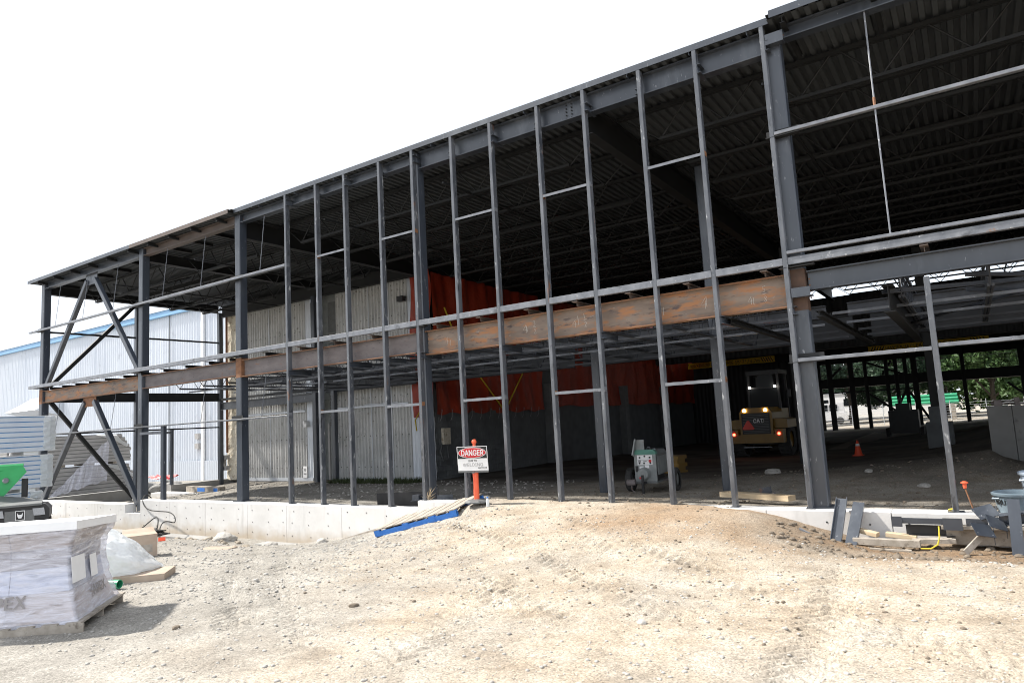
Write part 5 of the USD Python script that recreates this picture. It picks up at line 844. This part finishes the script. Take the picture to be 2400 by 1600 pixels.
obj('yellow_strap', MB().tube([(-.57, -.52, .05), (-.575, -.58, -.08), (-.60, -.62, -.17), (-.68, -.66, -.22), (-.8, -.66, -.225)], .010, 6).tube([(-.46, .12, .185), (-.40, .1, .20), (-.36, .14, .185)], .014, 6), M_STRAP, label='yellow strap hanging from the long bracket to the ground', cat='strap')
t = thing('rebar_stake', 'rusty rebar stake with an orange mushroom cap', 'stake', (-.14, -.02, .1)); obj('bar', MB().tube([(0, 0, 0), (-.09, 0, .40)], .010, 8), M_RUSTRED, t); obj('cap', MB().lathe([(.0, .40), (.022, .40), (.026, .46), (.045, .465), (.045, .478), (.02, .492), (0, .494)], (-.09, 0, 0), n=16), M_ORANGE, t)
def bin_(nm, label, x, y, z, r, h, m, word):
    t = thing(nm, label, 'bin', (x, y, z)); obj('body', MB().lathe([(0, 0), (r*.8, 0), (r*.97, h), (r*1.05, h), (r*1.07, h+.03), (r*.99, h+.04), (r*.93, h-.01), (r*.76, .03), (0, .03)], (0, 0, 0), n=36), m, t, smooth=40)
    tm_ = meshkit.text_mesh(word, .065, .002, True); v = []; ex = tm_.extents[0]
    for a, b_, c in tm_.vertices: an = -math.pi/2 - .75 + (a-ex/2)/(r*.95); rr = r*(.8+.17*(h*.62+b_)/h)+.004+c; v.append((rr*math.cos(an), rr*math.sin(an), h*.62+b_))
    obj('lettering', MB().add(v, tm_.faces), M_INK, t); hl = MB(); 
    for s_ in (-2.6, .5): hl.tube([(r*1.03*math.cos(s_-.2), r*1.03*math.sin(s_-.2), h*.9), (r*1.18*math.cos(s_), r*1.18*math.sin(s_), h*.88), (r*1.03*math.cos(s_+.2), r*1.03*math.sin(s_+.2), h*.9)], .014, 6)
    obj('handle', hl, m, t)
bin_('round_bin', 'pale blue grey round bin at the right edge', .72, .9, -.0, .30, .60, M_BIN, 'WASTE'); bin_('round_bin', 'low dark round tub in front of the pale bin', .36, .14, .10, .29, .30, M_BIN2, 'BRUTE')

t = thing('water_bottle', 'small clear water bottle with a blue cap beside the base of the orange post', 'bottle', (-7.93, -.62, ground(-7.93, -.62))); obj('body', MB().lathe([(0, 0), (.032, 0), (.033, .12), (.014, .16)], (0, 0, 0), n=14), M_BAG, t, smooth=40); obj('cap', MB().lathe([(.0, .16), (.018, .16), (.018, .185), (0, .185)], (0, 0, 0), n=12), M_BLUEP, t)
t = thing('timber_pack', 'long pale timber with blue print lying on the gravel behind the low white wall', 'timber', (-26.4, 5.1, -.42), -.08); obj('beam', MB().box((-1.3, -.15, 0), (1.3, .15, .24)), M_GREYTIMBER, t); obj('blue_print', MB().box((-.35, -.156, .05), (.25, -.151, .2)), M_BLUEP, t); obj('blue_print', MB().box((.95, -.156, .04), (1.25, -.151, .2)), M_BLUEP, t)
# ------------------------------------------------------------------ loose stones and weeds
r = np.random.default_rng(11)
ico = trimesh.creation.icosphere(1); base = [np.array(ico.vertices)*(1+.5*(meshkit.fbm(np.array(ico.vertices)*1.5+k*3.1, 3, k)-.5))[:, None] for k in range(8)]
def scatter(n, xr, yr, smin, smax, m, name, label, cond=None):
    vs, fs = [], []; k = 0; nv = len(ico.vertices)
    for _ in range(n):
        x, y = r.uniform(*xr), r.uniform(*yr)
        if cond and not cond(x, y): continue
        s_ = smin*(smax/smin)**(r.random()**2.6); a = r.uniform(0, 6.28); c, s2 = math.cos(a), math.sin(a); v = base[r.integers(8)]*V(s_, s_*.8, s_*.55); v = np.c_[v[:, 0]*c-v[:, 1]*s2, v[:, 0]*s2+v[:, 1]*c, v[:, 2]] + V(x, y, ground(x, y)+s_*.18)
        vs.append(v); fs.append(np.array(ico.faces)+k*nv); k += 1
    obj(name, (np.vstack(vs), np.vstack(fs)), m, label=label, cat='stones', kind='stuff')
scatter(9000, (-11, 1.2), (-8.4, -1.2), .005, .024, M_STONE, 'gravel', 'loose grey stones scattered over the dirt in front')
scatter(3000, (-17, -7), (-6.5, -.6), .009, .04, M_STONE, 'gravel', 'loose stones at the foot of the ramp and the white wall')
scatter(1300, (-9, 1.5), (-.6, 8), .010, .045, M_CLOD, 'gravel', 'loose stones on the hall floor and berm', lambda x, y: y > .3 or x < -3.4)
scatter(900, (-9, 1.2), (-6, -.4), .008, .026, M_CLOD, 'clods', 'small brown clods of earth on the ramp and yard')
scatter(900, (-28, -10), (.6, 7.6), .02, .06, M_STONE, 'gravel', 'loose stones on the gravel behind the low white wall')
scatter(170, (-21.5, -13), (-1.15, -.5), .03, .13, M_CLODT, 'clods', 'broken lumps of soil and mortar along the footing of the left wall')
scatter(450, (-2.6, 1.3), (-1.6, -.3), .012, .06, M_CLOD, 'clods', 'brown clods in the ditch in front of the right foundation wall')
wd = MB(); vv, ff = [], []; k = 0
for _ in range(1600):
    x, y = r.uniform(-21.3, -16.6), r.uniform(6.9, 7.95); h = r.uniform(.05, .22); a = r.uniform(0, 6.28); d = V(math.cos(a), math.sin(a), 0); p = V(x, y, ground(x, y)); vv += [p-d*.02, p+d*.02, p+V(*r.uniform(-.08, .08, 2), h)]; ff.append((k, k+1, k+2)); k += 3
wd.add(vv, ff); obj('weeds', wd, M_WEED, label='low green weeds along the foot of the old metal wall', cat='weeds', kind='stuff')
vv, ff, k = [], [], 0
for _ in range(40):
    p = V(-10.05, .12, .2)+V(*r.uniform(-.06, .06, 3)); q = p + V(r.uniform(-.16, .16), r.uniform(-.1, .1), r.uniform(.02, .22)); n_ = V(.012, .008, 0); vv += [p-n_, p+n_, q]; ff.append((k, k+1, k+2)); k += 3
obj('dry_tuft', MB().add(vv, ff), M_TIMBER, label='dry straw tuft at the foot of the middle column', cat='straw')
t = thing('rubble_heap', 'heap of broken grey concrete behind the left notch', 'rubble')
for k in range(7):
    m_ = trimesh.creation.icosphere(2); v = np.array(m_.vertices); v *= (1+.8*(meshkit.fbm(v*1.2+k*5, 3, k)-.5))[:, None]; s_ = r.uniform(.25, .45); obj('lump', MB().add(v*V(s_, s_, s_*.6), m_.faces).move((-32.6+k*.32+r.uniform(-.2, .2), 6+r.uniform(-.5, .5), -.45+r.uniform(0, .3)), k), M_CONC2, t)
obj('red_sheet', MB().add(*(lambda g: (np.c_[g[:, 0]*1.6, g[:, 1]*.8, .35*meshkit.fbm(np.c_[g*4, g[:, :1]*0], 3, 8)], [(i*9+j, i*9+j+1, i*9+j+10, i*9+j+9) for i in range(8) for j in range(8)]))(np.array([[a, b] for a in np.linspace(0, 1, 9) for b in np.linspace(0, 1, 9)]))).move((-34.2, 6.8, -.18)), M_RED, label='crumpled red sheet on the rubble behind the left column', cat='sheet')

# ------------------------------------------------------------------ beyond the far opening
def tree(x, y, z, h, rad, label, lm, seed, n=5200, trunk=.22, low=.25, leaf=.22, grp='trees beyond the far opening'):
    q = np.random.default_rng(seed); t = thing('tree', label, 'tree', (x, y, z)); tr = MB().tube([(0, 0, 0), (.1, 0, h*.35), (0, .1, h*.75)], [trunk, trunk*.75, trunk*.3], 9); cl = []
    for k in range(16):
        a = q.uniform(0, 6.28); b = q.uniform(low, .95); rr = rad*(1-.55*abs(b-.45)/.55)*q.uniform(.35, .95); c = V(rr*math.cos(a), rr*math.sin(a), h*b); cl.append((c, rad*q.uniform(.28, .46))); tr.tube([(0, 0, h*max(.15, b-.25)), tuple(c*V(.5, .5, 1)), tuple(c)], [trunk*.4, trunk*.25, .03], 6)
    obj('trunk', tr, M_BARK, t); vs, fs, k = [], [], 0
    for _ in range(n):
        c, cr = cl[q.integers(len(cl))]; d = q.normal(size=3); d /= np.linalg.norm(d); p = c + d*cr*q.uniform(.5, 1.1)*V(1, 1, .7); a = q.normal(size=3); a /= np.linalg.norm(a); b = np.cross(a, q.normal(size=3)); b /= np.linalg.norm(b); s_ = leaf*q.uniform(.5, 1.2); vs += [p-a*s_, p-b*s_*.45, p+a*s_, p+b*s_*.45]; fs.append((k, k+1, k+2, k+3)); k += 4
    obj('crown', MB().add(vs, fs), lm, t)
for a in ((-15, 62, -.3, 10, 4.4, 'dark tree seen at the left edge of the far opening', M_LEAFD, 1), (-10.2, 64, -.3, 11, 4.6, 'dark spreading tree seen between the far left posts', M_LEAFD, 2), (-5.6, 62, -.2, 10, 4.0, 'dark tree whose branches hang behind the middle far posts', M_LEAFD, 3), (-2.2, 66, 0, 11, 4.4, 'pale green tree behind the stack of green pipes', M_LEAF, 4), (1.4, 61, 0, 10, 4.2, 'bright green tree seen right of the thick inner column', M_LEAF, 5), (5.4, 64, 0, 11, 4.6, 'bright green tree at the right edge of the far opening', M_LEAF, 6)): tree(*a, n=11000, leaf=.26, low=.20)
for a in ((-20, 78, -.3, 12, 5.5, 'far dark tree at the back left of the tree line', M_LEAFD, 11), (-12.5, 80, -.3, 13, 5.8, 'far dark tree behind the white trailer', M_LEAFD, 12), (-5.5, 79, -.3, 13, 5.6, 'far pale tree behind the middle far posts', M_LEAF, 13), (1.5, 78, 0, 13, 5.8, 'far bright tree behind the stack of green pipes', M_LEAF, 14), (8, 78, 0, 12, 5.6, 'far bright tree at the back right of the tree line', M_LEAF, 15)): tree(*a, n=9000, leaf=.42, low=.12)
t = thing('pipe_stack', 'stack of bright green plastic pipes beyond the far opening', 'pipes')
for k, (x, z) in enumerate(((0, 0), (.33, 0), (.66, 0), (.16, .28), (.49, .28), (.33, .56))): obj('pipe', MB().lathe([(.15, 0), (.16, 0), (.16, 5.0), (.15, 5.0), (.15, 0)], (.0-x*.2-1.0, 56+x, 1.36+z), (-1, .15, 0), 16), M_PIPE, t)
for x in (-5.5, -1.6): obj('trestle', MB().box((x, 55.8, -.2), (x+.3, 57, 1.18)), M_GREYTIMBER, t)
t = thing('site_trailer', 'long white site trailer beyond the far opening', 'trailer', (-9.5, 74, -.2)); obj('body', MB().box((-7, 0, .6), (6, 2.6, 3.0)), M_WHITE, t); obj('roof_edge', MB().box((-7.1, -.1, 3.0), (6.1, 2.7, 3.12)), M_GALV, t)
for k in range(4): obj('window', MB().box((-5.5+k*2.8, -.03, 1.6), (-4.3+k*2.8, -.002, 2.4)), M_GLASSD, t)
for x in (-4, -3, 3): obj('wheel', MB().lathe([(0, -.12), (.4, -.12), (.4, .12), (0, .12)], (x, .2, .4), (0, 1, 0), 16), M_RUBBER, t)
t = thing('white_van', 'white van with barred windows seen between the far left posts', 'van', (-11.4, 57.5, -.15), .12); obj('body', MB().box((-1.6, 0, .35), (1.7, 1.8, 1.1)), M_WHITE, t); obj('cabin', MB().prof([(-1.5, 1.1), (1.2, 1.1), (1.0, 1.95), (-1.5, 1.95)], (0, 1.75, 0), (0, .05, 0)), M_WHITE, t)
for k in range(3): obj('window', MB().box((-1.3+k*.8, .02, 1.2), (-.65+k*.8, .045, 1.8)), M_GLASSD, t)
for x in (-1, 1.1): obj('wheel', MB().lathe([(0, -.1), (.33, -.1), (.33, .1), (0, .1)], (x, .05, .33), (0, 1, 0), 16), M_RUBBER, t)
t = thing('wire_fence', 'grey wire fence crossing the ground beyond the far opening', 'fence'); 
for x in np.arange(-16, 8, 2.4): obj('post', MB().tube([(x, 54, -.3), (x, 54, 1.5)], .03, 6), M_GALV, t)
w = MB()
for z in np.arange(-.1, 1.5, .2): w.tube([(-16, 54, z), (8, 54, z)], .008, 4)
obj('wires', w, M_GALV, t)
obj('earth_bank', (lambda g: (np.c_[g[:, 0], g[:, 1], -.4+1.5*np.exp(-((g[:, 0]-4)/3.2)**2-((g[:, 1]-33)/4.5)**2)+.35*meshkit.fbm(np.c_[g*.8, g[:, :1]*0], 4, 2)*np.exp(-((g[:, 0]-2)/5)**2)], [(i*41+j, (i+1)*41+j, (i+1)*41+j+1, i*41+j+1) for i in range(50) for j in range(40)]))(np.array([[a, b] for a in np.linspace(-6, 12, 51) for b in np.linspace(24, 44, 41)])), M_CLOD, label='dark bank of earth rising to the right inside the hall', cat='earth bank', smooth=True)
t = thing('machine_silhouette', 'dark squat machine on the far side of the hall floor', 'machine', (-3.4, 34, -.35)); obj('body', MB().box((-.8, 0, .2), (.7, 1.2, 1.5)).box((-.4, .1, 1.5), (.3, .9, 1.9)), M_BLACK, t); obj('stack', MB().tube([(-.2, .5, 1.9), (-.2, .5, 2.3)], .06, 8), M_BLACK, t)
for x in (-1.0, .72): obj('track', MB().box((x, -.1, 0), (x+.18, 1.3, .5)), M_RUBBER, t)
